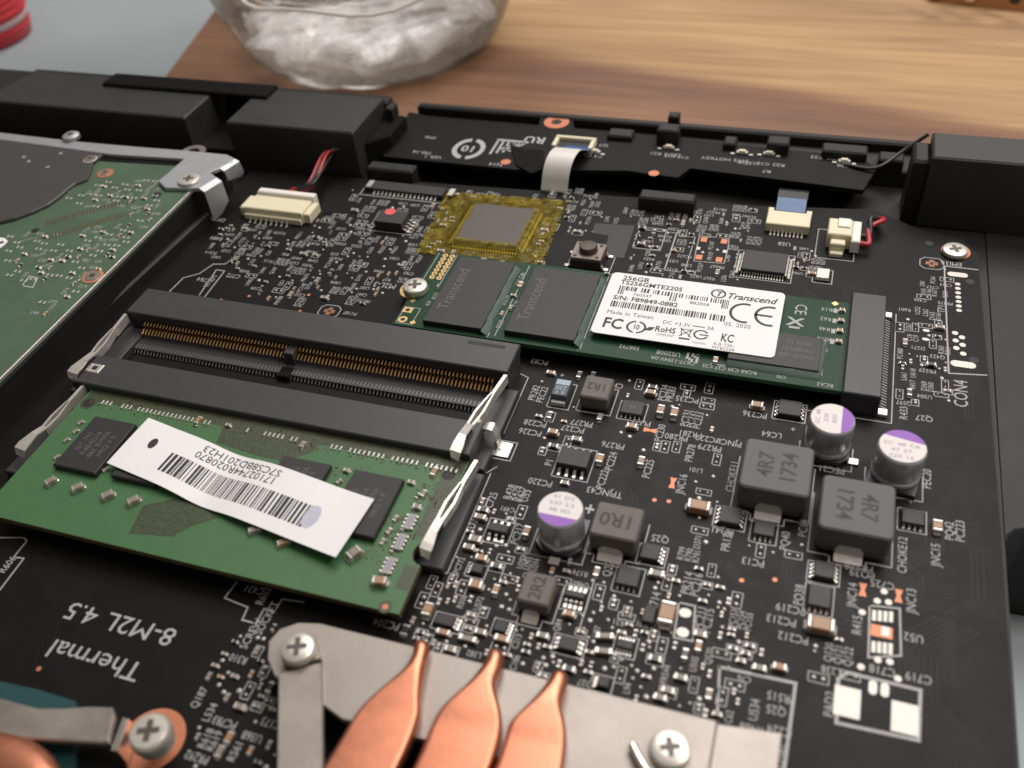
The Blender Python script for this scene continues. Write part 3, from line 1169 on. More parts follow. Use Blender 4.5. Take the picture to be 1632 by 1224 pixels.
can(893, 811, 6.4, 3.2, -90, ['41 D5', '330 2.5', '48 0D'], 0, 'silver can capacitor with a purple stripe beside the 1R0 choke coil', ((0, -4.2),))
can(1327, 667, 6.4, 3.2, 0, ['SC 48', '330', '820'], 90, 'silver can capacitor with a purple stripe next to the drive slot', ((-3.9, -1.7), (3.9, -1.9)))
can(1439, 711, 6.4, 3.3, 80, ['SC 48 C6', '47 27', '220 16'], 0, 'silver can capacitor with a purple stripe farthest right', ())

# ---- chips
chip([(896, 712), (943, 717), (937, 745), (885, 738)], 1.5, 'nf', 4, w_=.42, l_=1.15)
chip([(993, 636), (1030, 641), (1021, 665), (989, 653)], .9, 'n', 5, w_=.22, l_=.35, print_=(['41'], 180, .8))
chip([(1024, 864), (1054, 868), (1049, 895), (1019, 885)], 1.0, 'r', 4, w_=.3, l_=.6)
chip([(987, 900), (1022, 905), (1017, 938), (981, 927)], 1.0, 'nf', 4, w_=.3, l_=.35)
chip([(902, 939), (936, 944), (929, 955), (899, 947)], 1.1, 'nf', 4, w_=.4, l_=1.2)
chip([(1150, 804), (1185, 809), (1178, 836), (1144, 829)], 1.0, 'rl', 4, w_=.3, l_=.4)
chip([(1205, 826), (1237, 832), (1233, 857), (1199, 848)], 1.0, 'nf', 4, w_=.3, l_=.4)
chip([(1439, 809), (1472, 814), (1476, 836), (1436, 833)], 1.0, 'nf', 4, w_=.32, l_=.4)
chip([(1299, 894), (1332, 895), (1330, 922), (1296, 917)], 1.0, 'rl', 4, w_=.3, l_=.45)
chip([(1291, 930), (1327, 935), (1323, 969), (1286, 963)], 1.0, 'nf', 4, w_=.3, l_=.4)
chip([(1244, 638), (1281, 638), (1276, 663), (1237, 658)], 1.0, 'rl', 4, w_=.3, l_=.4)
chip([(1043, 966), (1028, 962), (1022, 990), (1046, 993)][::-1], .8, 'rl', 4, w_=.3, l_=.5)
chip([(893, 1012), (925, 1015), (918, 1037), (888, 1033)], .8, 'rl', 3, w_=.35, l_=.6)
chip([(984, 1018), (1012, 1020), (1008, 1034), (981, 1031)], .8, 'nf', 5, w_=.22, l_=.6)
chip([(779, 831), (812, 836), (808, 849), (776, 844)], 1.1, 'nf', 3, w_=.4, l_=1.1)
chip([(752, 897), (772, 899), (768, 913), (750, 911)], .8, 'l', 3, w_=.3, l_=.5)
chip([(790, 985), (812, 988), (806, 1008), (786, 1004)], .8, 'r', 4, w_=.3, l_=.6)
chip([(954, 1076), (975, 1078), (968, 1096), (950, 1092)], .8, 'l', 4, w_=.3, l_=.5)
chip([(697, 975), (728, 980), (722, 998), (690, 993)], .8, 'r', 3, w_=.4, l_=.7)
chip([(1290, 545), (1312, 548), (1310, 566), (1286, 563)], .6, outline=False) if False else None
ch = chip([(606, 333), (652, 337), (640, 357), (598, 352)], 2.2, 'rl', 4, w_=.5, l_=1.4)
q = MB()
q.disc(*at(622, 337, 2.24), 1.15, 2.23, 18)
ob('red_dot', q, 'pink', ch)
# fine pitch controller behind the drive
qf = chip([(1188, 398), (1258, 404), (1250, 436), (1180, 427)], 1.2, 'nfrl', 16, w_=.2, l_=.9, m='chip')
# crystal
x0, x1, y0, y1 = quad([(1302, 426), (1324, 428), (1322, 444), (1300, 442)], .8)
q = MB()
q.box(x0, x1, y0, y1, .02, .8, 0, .15)
ob('crystal', q, 'nickel', board)
boxsilk(x0 - .5, x1 + .5, y0 - .5, y1 + .5)
# big controller under the amber film
x0, x1, y0, y1 = quad([(755, 325), (852, 331), (833, 393), (722, 385)], 1.0)
EC = (x0, x1, y0, y1)
q = MB()
q.box(x0, x1, y0, y1, .1, 1.2, 0, .15)
ec = ob('embedded_controller', q, 'ind_side', board, label='large square grey chip seen through amber film')
leads(ec, x0, x1, y0, y1, 'nfrl', 24, .22, 1.1, .6)
take(x0 - 2, x1 + 2, y0 - 2, y1 + 2)

# ---- tantalum
x, y = at(895, 617, 1.9)
q = MB()
q.box(x - 1.3, x + 1.3, y - 1.9, y + 1.9, .1, 1.9, 0, .15)
tc_ = ob('tantalum_capacitor', q, 'tant', board)
q = MB()
q.sheet([(x - 1.15, y + .6), (x + 1.15, y + .6), (x + 1.15, y + 1.75), (x - 1.15, y + 1.75)], 1.915)
ob('polarity_band', q, 'tantband', tc_)
q = MB()
text(q, '220', x, y - .2, 1.92, .9, 180, .9)
text(q, '6 V', x, y - 1.3, 1.92, .8, 180, .9)
ob('value_marking', q, 'tantband', tc_, kind='stuff')
for s_ in (-1, 1):
    q = MB()
    q.box(x - 1.15, x + 1.15, y + s_ * 2.25 - .35, y + s_ * 2.25 + .35, .02, .9 if s_ < 0 else .7, 0, .1)
    ob('end_cap', q, 'tin', tc_)
boxsilk(x - 1.8, x + 1.8, y - 3.0, y + 2.9)
take(x - 1.8, x + 1.8, y - 3, y + 3)

# ---- larger ceramic parts
for kind, u, v, L, W, H, rot in (
        ('cap', 1114, 803, 3.2, 1.7, 1.4, 0), ('cap', 1309, 992, 3.3, 1.9, 1.5, 0), ('cap', 1063, 974, 3.3, 2.0, 1.4, 90), ('cap', 1495, 836, 1.9, 1.3, 1.0, 90),
        ('cap', 1207, 643, 1.9, 1.2, 1.1, 0), ('cap', 1053, 651, 1.9, 1.2, 1.1, 90), ('cap', 1075, 655, 1.9, 1.2, 1.1, 90), ('cap', 1037, 623, 1.7, 1.0, .9, 0),
        ('cap', 956, 729, 1.7, 1.1, .9, 90), ('capg', 1022, 733, 1.7, 1.0, .8, 90), ('cap', 881, 686, 1.6, 1.0, .9, 0), ('capg', 919, 698, 1.5, .9, .6, 0),
        ('cap', 1007, 677, 1.6, 1.0, .8, 0), ('capg', 956, 663, 1.5, .8, .7, 90), ('cap', 839, 845, 1.7, 1.0, .9, 90), ('res', 770, 811, 1.6, .8, .5, 0), ('capg', 765, 822, 1.7, .9, .7, 0),
        ('capg', 757, 857, 1.8, 1.1, .8, 0), ('capg', 747, 870, 1.6, .9, .7, 0), ('cap', 767, 887, 1.7, 1.0, .9, 0), ('cap', 758, 929, 1.9, 1.3, .9, 0), ('cap', 790, 938, 1.5, .9, .8, 90),
        ('cap', 681, 969, 2.0, 1.3, 1.1, 90), ('capg', 1047, 912, 2.0, 1.0, .8, 0), ('capg', 908, 893, 0.9, .5, .4, 90), ('cap', 880, 908, 1.0, .6, .4, 90), ('res', 645, 1003, 1.6, 1.0, .5, 90),
        ('cap', 907, 976, 1.5, .9, .9, 0), ('capg', 964, 1012, 2.2, .8, .7, 12), ('capg', 962, 1036, 2.2, .8, .7, 8), ('cap', 706, 1006, 1.9, .8, .7, 0), ('capg', 745, 1016, 2.4, .8, .7, 0),
        ('cap', 800, 1016, 2.0, .9, .7, 0), ('capg', 900, 768, 1.2, .7, .5, 0), ('cap', 1243, 1061, 1.6, .9, .8, 0), ('capg', 1085, 1078, 1.5, .8, .6, 0), ('capg', 1052, 1110, 1.5, .8, .6, 0),
        ('capg', 1130, 1105, 1.4, .8, .6, 90)):
    smdp(kind, u, v, L, W, H, rot)

# ---- memory sockets
def latch(parent, pts, bl, label=None):
    """a sprung metal latch: two blades and a hooked pad; pts along the arm from hinge to hook"""
    q = MB()
    P = [Vector(p) for p in pts]
    q.tube([P[0], P[0].lerp(P[1], .45)], [(.55, .9), (.5, .8)], 6)
    mid = P[0].lerp(P[1], .45)
    for s_ in (-.5, .5):
        q.tube([mid + Vector((s_ * .3, 0, 0)), mid.lerp(P[1], .5) + Vector((s_ * 1.1, 0, 0)), P[1] + Vector((s_ * .7, 0, 0))], [(.22, .6), (.2, .55), (.25, .6)], 6)
    return q


def socket(x0, x1, y0, y1, zt, open_, xl, xr, xp0, xp1, xn):
    """housing bar x0..x1, y0..y1; arms between xl and xr; contacts xp0..xp1 with a key at xn"""
    q = MB()
    zb = 3.55
    q.box(x0, x1, y0, y1, zb, zt, 0, .18)                         # top bar
    q.box(x0 + .3, x1 - .3, y1 - 2.2, y1 - .05, .05, zb, 0)        # back wall
    q.box(x0 + .1, x0 + 3.0, y0 + .1, y1 - 2.25, .05, zb)          # cheeks
    q.box(x1 - 3.0, x1 - .1, y0 + .1, y1 - 2.25, .05, zb)
    q.box(x0 + 3.05, x1 - 3.05, y0 - 4.6, y1 - 2.25, .05, .9, 0)       # lower jaw
    for s_, xx in ((0, xl), (1, xr)):
        a, b = (xx, x0 + 3.0) if s_ == 0 else (x1 - 3.0, xx)
        q.box(a, b, y0 - 17.5, y0 + .05, .06, 1.5, 0, .15)          # side arms
    h = ob('memory_socket', q, 'socket', board)
    take(xl, xr, y0 - 17.5, y1, .2)
    n = 100
    for nm, ya, yb, za, zb_, mt in (('contact_row', y0 + 1.2, y0 - .6, 3.3, 2.9, 'goldpin'), ('contact_row', y0 - .1, y0 - 1.8, 2.35, 1.9, 'goldpin'), ('terminal_row', y0 - 3.3, y0 - 5.2, .92, .25, 'steelpin')):
        m = MB()
        for i in range(n):
            x = xp0 + (xp1 - xp0) * (i + .5) / n
            if abs(x - xn) < 1.15:
                continue
            m.strip([((x - .14, ya, za), (x + .14, ya, za)), ((x - .14, (ya + yb) / 2, za), (x + .14, (ya + yb) / 2, za)), ((x - .14, yb, zb_), (x + .14, yb, zb_))], 0, 0, .1)
        ob(nm, m, mt, h, kind='stuff')
    m = MB()
    m.box(xn - .9, xn + .9, y0 - 2.2, y0 + 1.0, .95, zb - .1, 0, .15)
    ob('key_rib', m, 'socket', h)
    m = MB()
    m.box(xn - 1.2, xn + 1.2, y0 - 5.4, y0 - 3.0, .1, 1.05, 0, .15)
    ob('key_foot', m, 'rubber', h)
    return h


FS = socket(-48.3, 24.5, -9.4, -2.4, 5.2, True, -49.2, 26.2, -45.2, 22.2, -14.5)
q = MB()
q.box(15.8, 22.3, -4.2, -3.4, 5.12, 5.22, 0, .02)
ob('moulded_slot', q, 'socket_in', FS)
NS = socket(-46.5, 24.6, -27.7, -20.9, 5.2, True, -47.6, 26.6, -43.0, 21.5, -14.0)


def arm(par, hinge, hook, side, lab):
    """side -1 left, +1 right"""
    hx, hy, hz = hinge
    kx, ky, kz = hook
    q = MB()
    A, B = Vector(hinge), Vector(hook)
    m1 = A.lerp(B, .30)
    m2 = A.lerp(B, .78)
    w_ = .30
    # stout root blade standing on edge
    q.strip([(A + Vector((-w_, 0, 0)), A + Vector((w_, 0, 0))), (m1 + Vector((-w_, 0, 0)), m1 + Vector((w_, 0, 0)))], 0, 0, 1.7)
    # two thinner blades with a gap
    for o_ in (-.75, .45):
        q.strip([(m1 + Vector((-w_ * .4 + o_ * .4, 0.05, 0)), m1 + Vector((w_ * .4 + o_ * .4, 0.05, 0))), (A.lerp(B, .55) + Vector((-.2 + o_, 0, -.1)), A.lerp(B, .55) + Vector((.2 + o_, 0, -.1))),
                 (m2 + Vector((-.2 + o_ * .6, 0, 0)), m2 + Vector((.25 + o_ * .6, 0, 0)))], 0, 0, 0.9 if o_ < 0 else 1.4)
    # finger pad, folded over at its tip
    q.strip([(m2 + Vector((-.55, .5, .15)), m2 + Vector((.65, .5, .15))), (B + Vector((-.6 + side * .3, 1.6, .5)), B + Vector((.65 + side * .3, 1.3, .5))),
             (B + Vector((-1.15 + side * .6, -.5, .3)), B + Vector((.8 + side * .4, -.8, .3))), (B + Vector((-1.2 + side * .6, -1.6, .15)), B + Vector((.8 + side * .4, -1.9, .15)))], 0, 0, .25)
    q.strip([(B + Vector((-1.15 + side * .6, -1.65, .1)), B + Vector((.75 + side * .4, -1.95, .1))), (B + Vector((-.9 + side * .6, -2.2, -.7)), B + Vector((.6 + side * .4, -2.5, -.9)))], 0, 0, .22)
    ob('latch', q, 'latch', par, label=lab)


def hold_down(par, u, v, z, s=1):
    x, y = at(u, v, z)
    q = MB()
    q.strip(smooth([(x - 1.6, y + .5, z * .75), (x - .9, y + .4, z), (x + .3, y + .2, z), (x + .9, y, z * .6), (x + 1.1, y - .3, .6)], 3) and
            [((a.x, a.y - .8, a.z), (a.x, a.y + .8, a.z)) for a in smooth([(x - 1.6, y, z * .8), (x - .9, y, z), (x + .3, y, z), (x + .9, y, z * .6), (x + 1.1, y, .5), (x + 2.4, y, .3)], 3)], 0, 0, .25)
    ob('hold_down', q, 'latch', par)


hz = 4.6
arm(FS, (*at(806, 597, 4.9), 4.9), (*at(729, 706, 6.3), 6.3), 1, 'right silver latch of the empty socket')
arm(FS, (*at(200, 500, 4.9), 4.9), (*at(131, 585, 5.8), 5.8), -1, 'left silver latch of the empty socket')
arm(NS, (*at(759, 733, hz), hz), (*at(682, 860, hz), hz), 1, 'right silver latch of the filled socket')
arm(NS, (*at(133, 613, hz), hz), (*at(49, 705, hz), hz), -1, 'left silver latch of the filled socket')
hold_down(NS, 783, 680, 4.2)
x, y = at(152, 587, 5.2)
q = MB()
q.box(x - 1.5, x + 1.2, y - 1.0, y + 1.0, 4.9, 5.32, 0, .1)
q.box(x - .5, x + .4, y - .4, y + .4, 5.33, 5.4, 1)
ob('hold_down', q, ['latch', 'resistor'], NS)
x, y = at(800, 715, .3)
q = MB()
q.box(x - 1.4, x + 1.4, y - 1.5, y + 1.5, .02, .2, 0, .06)
ob('solder_tab', q, 'tin', NS)
SILK.line([(x - 2.0, y + 1.9), (x + 1.9, y + 1.9), (x + 1.9, y - 1.9), (x - 1.9, y - 1.9)], .16, ZK)
silk([(830, 596), (842, 602), (800, 690)], .17)
silk([(782, 755), (762, 852), (704, 912), (672, 902)], .17)
silk([(792, 744), (727, 782)], .16)

# ---- drive slot
q = MB()
q.box(75.2, 80.7, -1.0, 24.0, .9, 4.1, 0, .18)
q.box(75.2, 80.7, -1.0, .3, .05, .9)
q.box(75.2, 80.7, 22.8, 24.0, .05, .9)
q.box(77.5, 80.7, .35, 22.75, .05, .9)
ds = ob('drive_slot', q, 'socket', board)
take(60, 83, -3, 25, .1)
q = MB()
for i in range(34):
    y = .9 + 21.2 * i / 33
    q.strip([((80.75, y - .13, .9), (80.75, y + .13, .9)), ((81.2, y - .13, .5), (81.2, y + .13, .5)), ((82.0, y - .13, .14), (82.0, y + .13, .14))], 0, 0, .1)
ob('terminal_row', q, 'tin', ds, kind='stuff')
for y in (-.4, 23.4):
    q = MB()
    q.box(80.75, 82.2, y - .7, y + .7, .02, .7, 0, .1)
    ob('solder_tab', q, 'tin', ds)
SILK.line([(82.9, 24.6), (82.9, -2.0), (66, -2.0)], .17, ZK)

# ---- cream wire header, flat cable socket, two pin header
x0, x1, y0, y1 = quad([(402, 307), (500, 318), (492, 345), (384, 330)], 2.4)
q = MB()
q.box(x0 + 1.2, x1 - 1.0, y0 + .2, y1, .1, 2.6, 0, .2)
q.box(x0 - .4, x0 + 1.15, y0 + .6, y1 - .6, .1, 2.2, 0, .2)
q.box(x1 - .95, x1 + .5, y0 + .6, y1 - .6, .1, 2.2, 0, .2)
q.box(x0 + 1.0, x1 - 1.2, y0 - .5, y0 + .15, .1, 1.3, 0, .15)
hd = ob('wire_header', q, 'cream', board, label='long cream wire header near the hard drive bracket')
take(x0 - 1, x1 + 1, y0 - 2, y1 + 2)
leads(hd, x0 + 2, x1 - 3.6, y0 - .5, y1, 'n', 8, .35, 1.2, .6)
HDR = (x0, x1, y0, y1)
x0, x1, y0, y1 = quad([(1226, 334), (1294, 342), (1290, 362), (1219, 356)], 1.8)
q = MB()
q.box(x0, x1, y0, y1, .1, 1.9, 0, .15)
q.box(x0 - .05, x0 + 1.0, y1 + .05, y1 + 1.4, .1, 1.6, 0, .1)
q.box(x1 - 1.0, x1 + .05, y1 + .05, y1 + 1.4, .1, 1.6, 0, .1)
rs = ob('ribbon_socket', q, 'cream', board, label='cream flat cable socket holding a blue tipped cable')
take(x0 - 1, x1 + 1, y0 - 2, y1 + 2)
leads(rs, x0 + .8, x1 - .8, y0, y1, 'n', 9, .3, 1.3, .5)
q = MB()
q.box(x0 + 1.05, x1 - 1.05, y1 + .05, y1 + 1.2, .1, 1.2, 0, .1)
ob('latch_bar', q, 'brownkey', rs)
RSK = (x0, x1, y0, y1)
x0, x1, y0, y1 = quad([(1323, 347), (1364, 353), (1352, 384), (1317, 380)], 3.0)
q = MB()
q.box(x0, x1, y0 + 1.5, y1, .1, 3.2, 0, .2)
q.box(x0 + .7, x1 - .9, y0 - .3, y0 + 1.45, .1, 2.3, 0, .2)
q.box(x0 + .9, x1 - 1.1, y0 - 1.4, y0 - .35, .1, .9, 0, .15)
ph = ob('two_pin_header', q, 'cream', board, label='small cream header with a red and black lead plugged in')
PHD = (x0, x1, y0, y1)
take(x0 - 1, x1 + 2, y0 - 2, y1 + 1)
boxsilk(x0 - 1.6, x1 + 1.0, y0 - 2.0, y1 + .6)
# unpopulated looking black fine pitch socket
x0, x1, y0, y1 = quad([(588, 287), (712, 298), (706, 312), (580, 301)], .9)
q = MB()
q.box(x0, x1, y0 + .3, y1, .05, .9, 0, .1)
bs = ob('fine_pitch_socket', q, 'chip', board)
take(x0 - 1, x1 + 1, y0 - 1.5, y1 + 1)
leads(bs, x0 + 2, x1 - 1, y0 + .3, y1, 'n', 16, .35, 1.0, .4)
boxsilk(x0 - .6, x1 + .6, y0 - 1.2, y1 + .5, .2)
for xx in (x0 + .8, x1 + 1.6):
    q = MB()
    q.box(xx - .6, xx + .6, y0 + .5, y1 - .4, .92, 1.1, 0, .05)
    ob('solder_tab', q, 'tin', bs)

# ---- push button
x, y = at(938, 400, 2.4)
q = MB()
q.box(x - 2.9, x + 2.9, y - 2.7, y + 2.7, .2, 2.2, 0, .2)
bt = ob('push_button', q, 'brownkey', board, label='square push button with a round brown plunger')
q = MB()
q.prism(rrect(x - 2.9, x + 2.9, y - 2.6, y + 2.6, .3, 2), 2.22, 2.5, 0, .08)
ob('metal_plate', q, 'mlccgrey', bt)
q = MB()
q.lathe([(1.75, 2.52), (1.7, 3.5), (1.5, 3.75), (.8, 3.8)], x, y, 24)
ob('plunger', q, 'brownkey', bt, sm=40)
for sx in (-1, 1):
    for sy in (-1, 1):
        q = MB()
        q.dome(x + sx * 2.1, y + sy * 1.9, .4, .2, 2.5, 8)
        ob('rivet', q, 'brownkey', bt)
        q = MB()
        q.strip([((x + sx * 2.95, y + sy * 2.1 - .35, 1.0), (x + sx * 2.95, y + sy * 2.1 + .35, 1.0)), ((x + sx * 3.4, y + sy * 2.1 - .35, .25), (x + sx * 3.4, y + sy * 2.1 + .35, .25)),
                 ((x + sx * 4.2, y + sy * 2.1 - .35, .2), (x + sx * 4.2, y + sy * 2.1 + .35, .2))], 0, 0, .2)
        ob('lead', q, 'tin', bt)
take(x - 4.5, x + 4.5, y - 3.5, y + 3.5)
boxsilk(x - 3.7, x + 4.6, y - 3.4, y + 3.2)

q = MB()
q.prism([at(u, v, 0) for u, v in ((948, 356), (1012, 360), (1004, 384), (994, 412), (962, 408), (970, 376), (945, 372))], .012, .06)
ob('black_film', q, 'chip', board)
x0, x1, y0, y1 = EC
q = MB()
q.box(x0 + .3, x1 - .3, y0 + .3, y1 - .3, 1.21, 1.30, 0, .03)
ob('lid', q, 'eclid', ec)

# ---- bare pads one can tell apart
def pad(pts, m='tinpad', nm='solder_pad', h=.05, lab=None):
    q = MB()
    q.prism(pts, .015, .015 + h, 0, .02)
    o = ob(nm, q, m, board, label=lab)
    xs, ys = zip(*pts)
    take(min(xs), max(xs), min(ys), max(ys), .3)
    return o


def rectpad(u, v, a, b, m='tinpad', nm='solder_pad'):
    x, y = at(u, v, 0)
    return pad([(x - a / 2, y - b / 2), (x + a / 2, y - b / 2), (x + a / 2, y + b / 2), (x - a / 2, y + b / 2)], m, nm)


def ovalpad(u, v, a, b, m='tinpad', nm='plated_hole'):
    x, y = at(u, v, 0)
    r = min(a, b) / 2 * .98
    return pad(rrect(x - a / 2, x + a / 2, y - b / 2, y + b / 2, r, 4), m, nm)


rectpad(1350, 1119, 3.0, 3.9)
rectpad(1442, 1145, 3.0, 3.9)
ovalpad(1391, 1096, 1.0, 1.9)
ovalpad(1410, 1100, 1.0, 1.9)
silk([(1336, 1082), (1333, 1152), (1464, 1180), (1467, 1100), (1350, 1072)], .42, True, sn=False)
ovalpad(1526, 438, 3.4, 1.3)
ovalpad(1535, 581, 3.8, 1.5)
for k in range(7):
    ovalpad(1526 + k * .4, 453 + k * 7.0, .95, .8)
for u, v in ((1522, 531), (1533, 538), (1523, 543), (1534, 550), (1524, 555), (1535, 564)):
    ovalpad(u, v, 1.0, 1.0)
silk([(1558, 430), (1505, 424), (1512, 595), (1572, 598)], .25, sn=False)
silk([(1500, 415), (1507, 430)], .2)
for u, v in ((1092, 977), (1088, 1008)):
    ovalpad(u, v, 1.6, 1.4)
silk([(1082, 960), (1108, 966), (1104, 1022), (1074, 1016)], .25, True, sn=False)
for u, v in ((1476, 527), (1475, 541)):
    ovalpad(u, v, 1.1, .7)
for k in range(4):
    rectpad(1393 + k * 9, 981 + k * .8, .5, 1.6)
    rectpad(1392 + k * 9, 1031 + k * 1.2, .5, 1.6)
rectpad(1405, 1007, 2.6, 1.7, 'copperpad', 'heat_pad')
x, y = at(1411, 1007, 0)
pad([(x - .5, y - .7), (x + .5, y - .7), (x + .5, y + .7), (x - .5, y + .7)], 'tinpad', 'solder_patch', .09)
silk([(1386, 965), (1434, 970), (1436, 1045), (1384, 1048)], .25, True, sn=False)
for u, v in ((1398, 958), (1416, 960), (1374, 976), (1399, 1052), (1418, 1055), (1372, 1063), (1431, 1082), (1409, 943)):
    ovalpad(u, v, .9, .9, nm='test_point')
for u, v in ((1122, 382), (1154, 385), (1114, 410), (1146, 414)):
    rectpad(u, v, 1.2, 1.5, 'copperpad', 'solder_pad')
for u, v in ((1113, 396), (1155, 401)):
    rectpad(u, v, .7, .9)
silk([(1115, 376), (1162, 380), (1160, 398), (1154, 420), (1106, 416), (1110, 396)], .16, True, sn=False)
for u, v, r in ((1036, 686, 0), (1072, 770, 90), (1375, 940, 90), (1432, 950, 90)):
    x, y = at(u, v, 0)
    p = [(-1.0, -.5), (0, -.22), (1.0, -.5), (1.0, .5), (0, .22), (-1.0, .5)]
    ca, sa = math.cos(R(r)), math.sin(R(r))
    q = MB()
    q.prism([(x + a * ca - b * sa, y + a * sa + b * ca) for a, b in p], .015, .05)
    ob('jumper_pad', q, 'copperpad', board)
    take(x - 1, x + 1, y - 1, y + 1)
for u, v in ((1043, 797), (1066, 799), (1182, 925), (1235, 924), (352, 478), (397, 472), (62, 1066), (492, 470), (478, 496)):
    x, y = at(u, v, 0)
    PADS.disc(x, y, .34, .03, 12, 1)
for u, v, tlt in ((525, 496, 0), (1485, 420, 0), (1037, 273, 0)):
    if v < 300:
        continue
    x, y = at(u, v, 0)
    q = MB()
    for k in range(2):
        a, b = (1.05, .45) if k else (.45, 1.05)
        q.sheet([(x - a, y - b), (x + a, y - b), (x + a, y + b), (x - a, y + b)], .03 + k * .006)
    q.disc(x, y, .38, .045, 12, 1)
    ob('fiducial_mark', q, ['fid', 'fidhole'], board)
    SILK.line([(x - 2, y - .9), (x - 1.2, y - 1.7), (x + 1.2, y - 1.7), (x + 2, y - .9), (x + 2, y + .9), (x + 1.2, y + 1.7), (x - 1.2, y + 1.7), (x - 2, y + .9)], .16, ZK, 0, True)
    take(x - 2, x + 2, y - 2, y + 2)
for u, v in ((1481, 388), (1546, 449), (1552, 574)):
    x, y = at(u, v, 0)
    PADS.disc(x, y, .75, .03, 14, 2)
# copper rings under the board screws
for u, v, r in ((1523, 401, 2.5), (244, 1179, 4.0)):
    x, y = at(u, v, .02)
    q = MB()
    q.lathe([(1.0, .02), (r, .02), (r, .12), (1.0, .12)], x, y, 36, cap=False)
    ob('copper_ring', q, 'copperpad', board)
    take(x - r, x + r, y - r, y + r)
    SILK.ring(x, y, r + .3, r + .55, ZK, 36) if r > 4 else None

# ---- lettering one can read
for a in (('PR282', 851, 626, 90), ('PEC22', 864, 629, 90), ('PC83', 860, 577, 180), ('PC228', 853, 675, 180), ('PC226', 845, 689, 180), ('PR277', 927, 675, 180),
          ('PC227', 913, 684, 180), ('PR276', 977, 710, 180), ('CH', 984, 615, 180), ('PC234', 1057, 626, 90), ('PR283', 1069, 628, 90), ('PC235', 1095, 637, 180),
          ('PC230', 1052, 690, 90), ('PR280', 1078, 697, 180), ('PR281', 1100, 692, 180), ('PC229', 1128, 700, 180), ('PJNC8', 1162, 706, 180), ('PR279', 1131, 714, 180), ('PR278', 1100, 722, 90), ('PC231', 1093, 666, 90), ('PC232', 1103, 668, 90),
          ('PC233', 1113, 670, 90), ('PU27', 1022, 674, 180), ('P1', 875, 737, 90), ('PC224', 974, 735, 90), ('PC222', 960, 764, 90), ('PC220', 861, 769, 180),
          ('TPJNC43', 963, 785, 180), ('PC225', 1033, 747, 90), ('JNC16', 1086, 771, 90), ('CHOKE11', 1167, 759, 90), ('R428', 812, 784, 90), ('R429', 821, 786, 90),
          ('R427', 830, 788, 90), ('U53', 838, 790, 90), ('PEC21', 1325, 749, 180), ('PEC20', 1477, 763, 90), ('LC64', 1230, 693, 180), ('PQ41', 1151, 846, 180),
          ('PR136', 1158, 862, 90), ('PQ40', 1251, 862, 90), ('PC13', 1200, 896, 180), ('PC14', 1280, 842, 90), ('CHOKE12', 1438, 884, 90), ('PR278', 1369, 905, 180), ('PQ39', 1374, 915, 180),
          ('C725', 1406, 932, 180), ('PC219', 1260, 971, 180), ('PC213', 1245, 989, 180), ('PC212', 1264, 1017, 180), ('PQ38', 1273, 948, 90), ('JNC14', 1358, 948, 90),
          ('JNC13', 1452, 957, 90), ('U52', 1456, 1017, 180), ('R415', 1366, 996, 90), ('C718', 1406, 1069, 180), ('C719', 1464, 1081, 180), ('PQ42', 1513, 846, 90),
          ('PC223', 1530, 846, 90), ('JNC15', 1491, 884, 90), ('PC236', 1203, 661, 180), ('Q27', 1473, 667, 180), ('Q25', 1052, 859, 180),
          ('Q22', 969, 907, 90), ('PC217', 825, 851, 90), ('C714', 1043, 959, 90), ('PR214', 1095, 929, 90), ('PC216', 1110, 932, 90), ('PC211', 1116, 985, 90), ('PC215', 1128, 989, 90),
          ('C725', 783, 797, 90), ('D2411', 757, 826, 90), ('PC204', 616, 995, 180), ('EMI3', 1520, 421, 180), ('U58', 1250, 389, 180), ('R433', 1440, 658, 90), ('+', 1264, 684, 180),
          ('+', 1452, 799, 180), ('+', 896, 598, 180), ('PAD2', 1322, 1122, 90), ('TP1', 1500, 492, 90)):
    st(*a)
st('CON4', 1531, 627, 90, 2.0, .75)
st('M2L-3', 613, 455, 180, 1.5)
st('+', 940, 811, 180, 2.2, .8, 'b')
st('8-M2L 4.5', 190, 994, 180, 2.55, 1.13)
st('Thermal', 150, 1052, 180, 2.6, 1.12)
take(-30, 2, -80, -60)
for (pts) in ([(0, 857), (38, 857), (43, 862), (22, 888), (38, 890), (0, 940)], [(378, 927), (358, 953), (395, 968), (386, 988), (408, 994), (421, 970), (436, 976), (450, 955), (484, 960)],
              [(265, 470), (292, 443), (318, 436), (340, 421), (358, 421), (382, 408)], [(318, 470), (345, 430), (358, 432), (325, 475)]):
    silk(pts, .22, sn=False)
for a in (('VMEM', 335, 448, 90), ('SCREW', 400, 1010, 90), ('SOCKET', 425, 985, 90), ('R606', 12, 900, 90), ('R602', 420, 950, 90), ('C431', 405, 940, 180), ('DIMM2', 345, 350, 180), ('R484', 345, 380, 180), ('C764', 325, 446, 180), ('C772', 372, 440, 180)):
    st(*a)

# ---- silkscreen blocks and tiny parts crowding the board
PRE = ['R', 'C', 'PR', 'PC', 'Q', 'D', 'L', 'U']


def inside(p, poly):
    x, y = p
    c = False
    for i in range(len(poly)):
        (x1, y1), (x2, y2) = poly[i - 1], poly[i]
        if (y1 > y) != (y2 > y) and x < (x2 - x1) * (y - y1) / (y2 - y1) + x1:
            c = not c
    return c


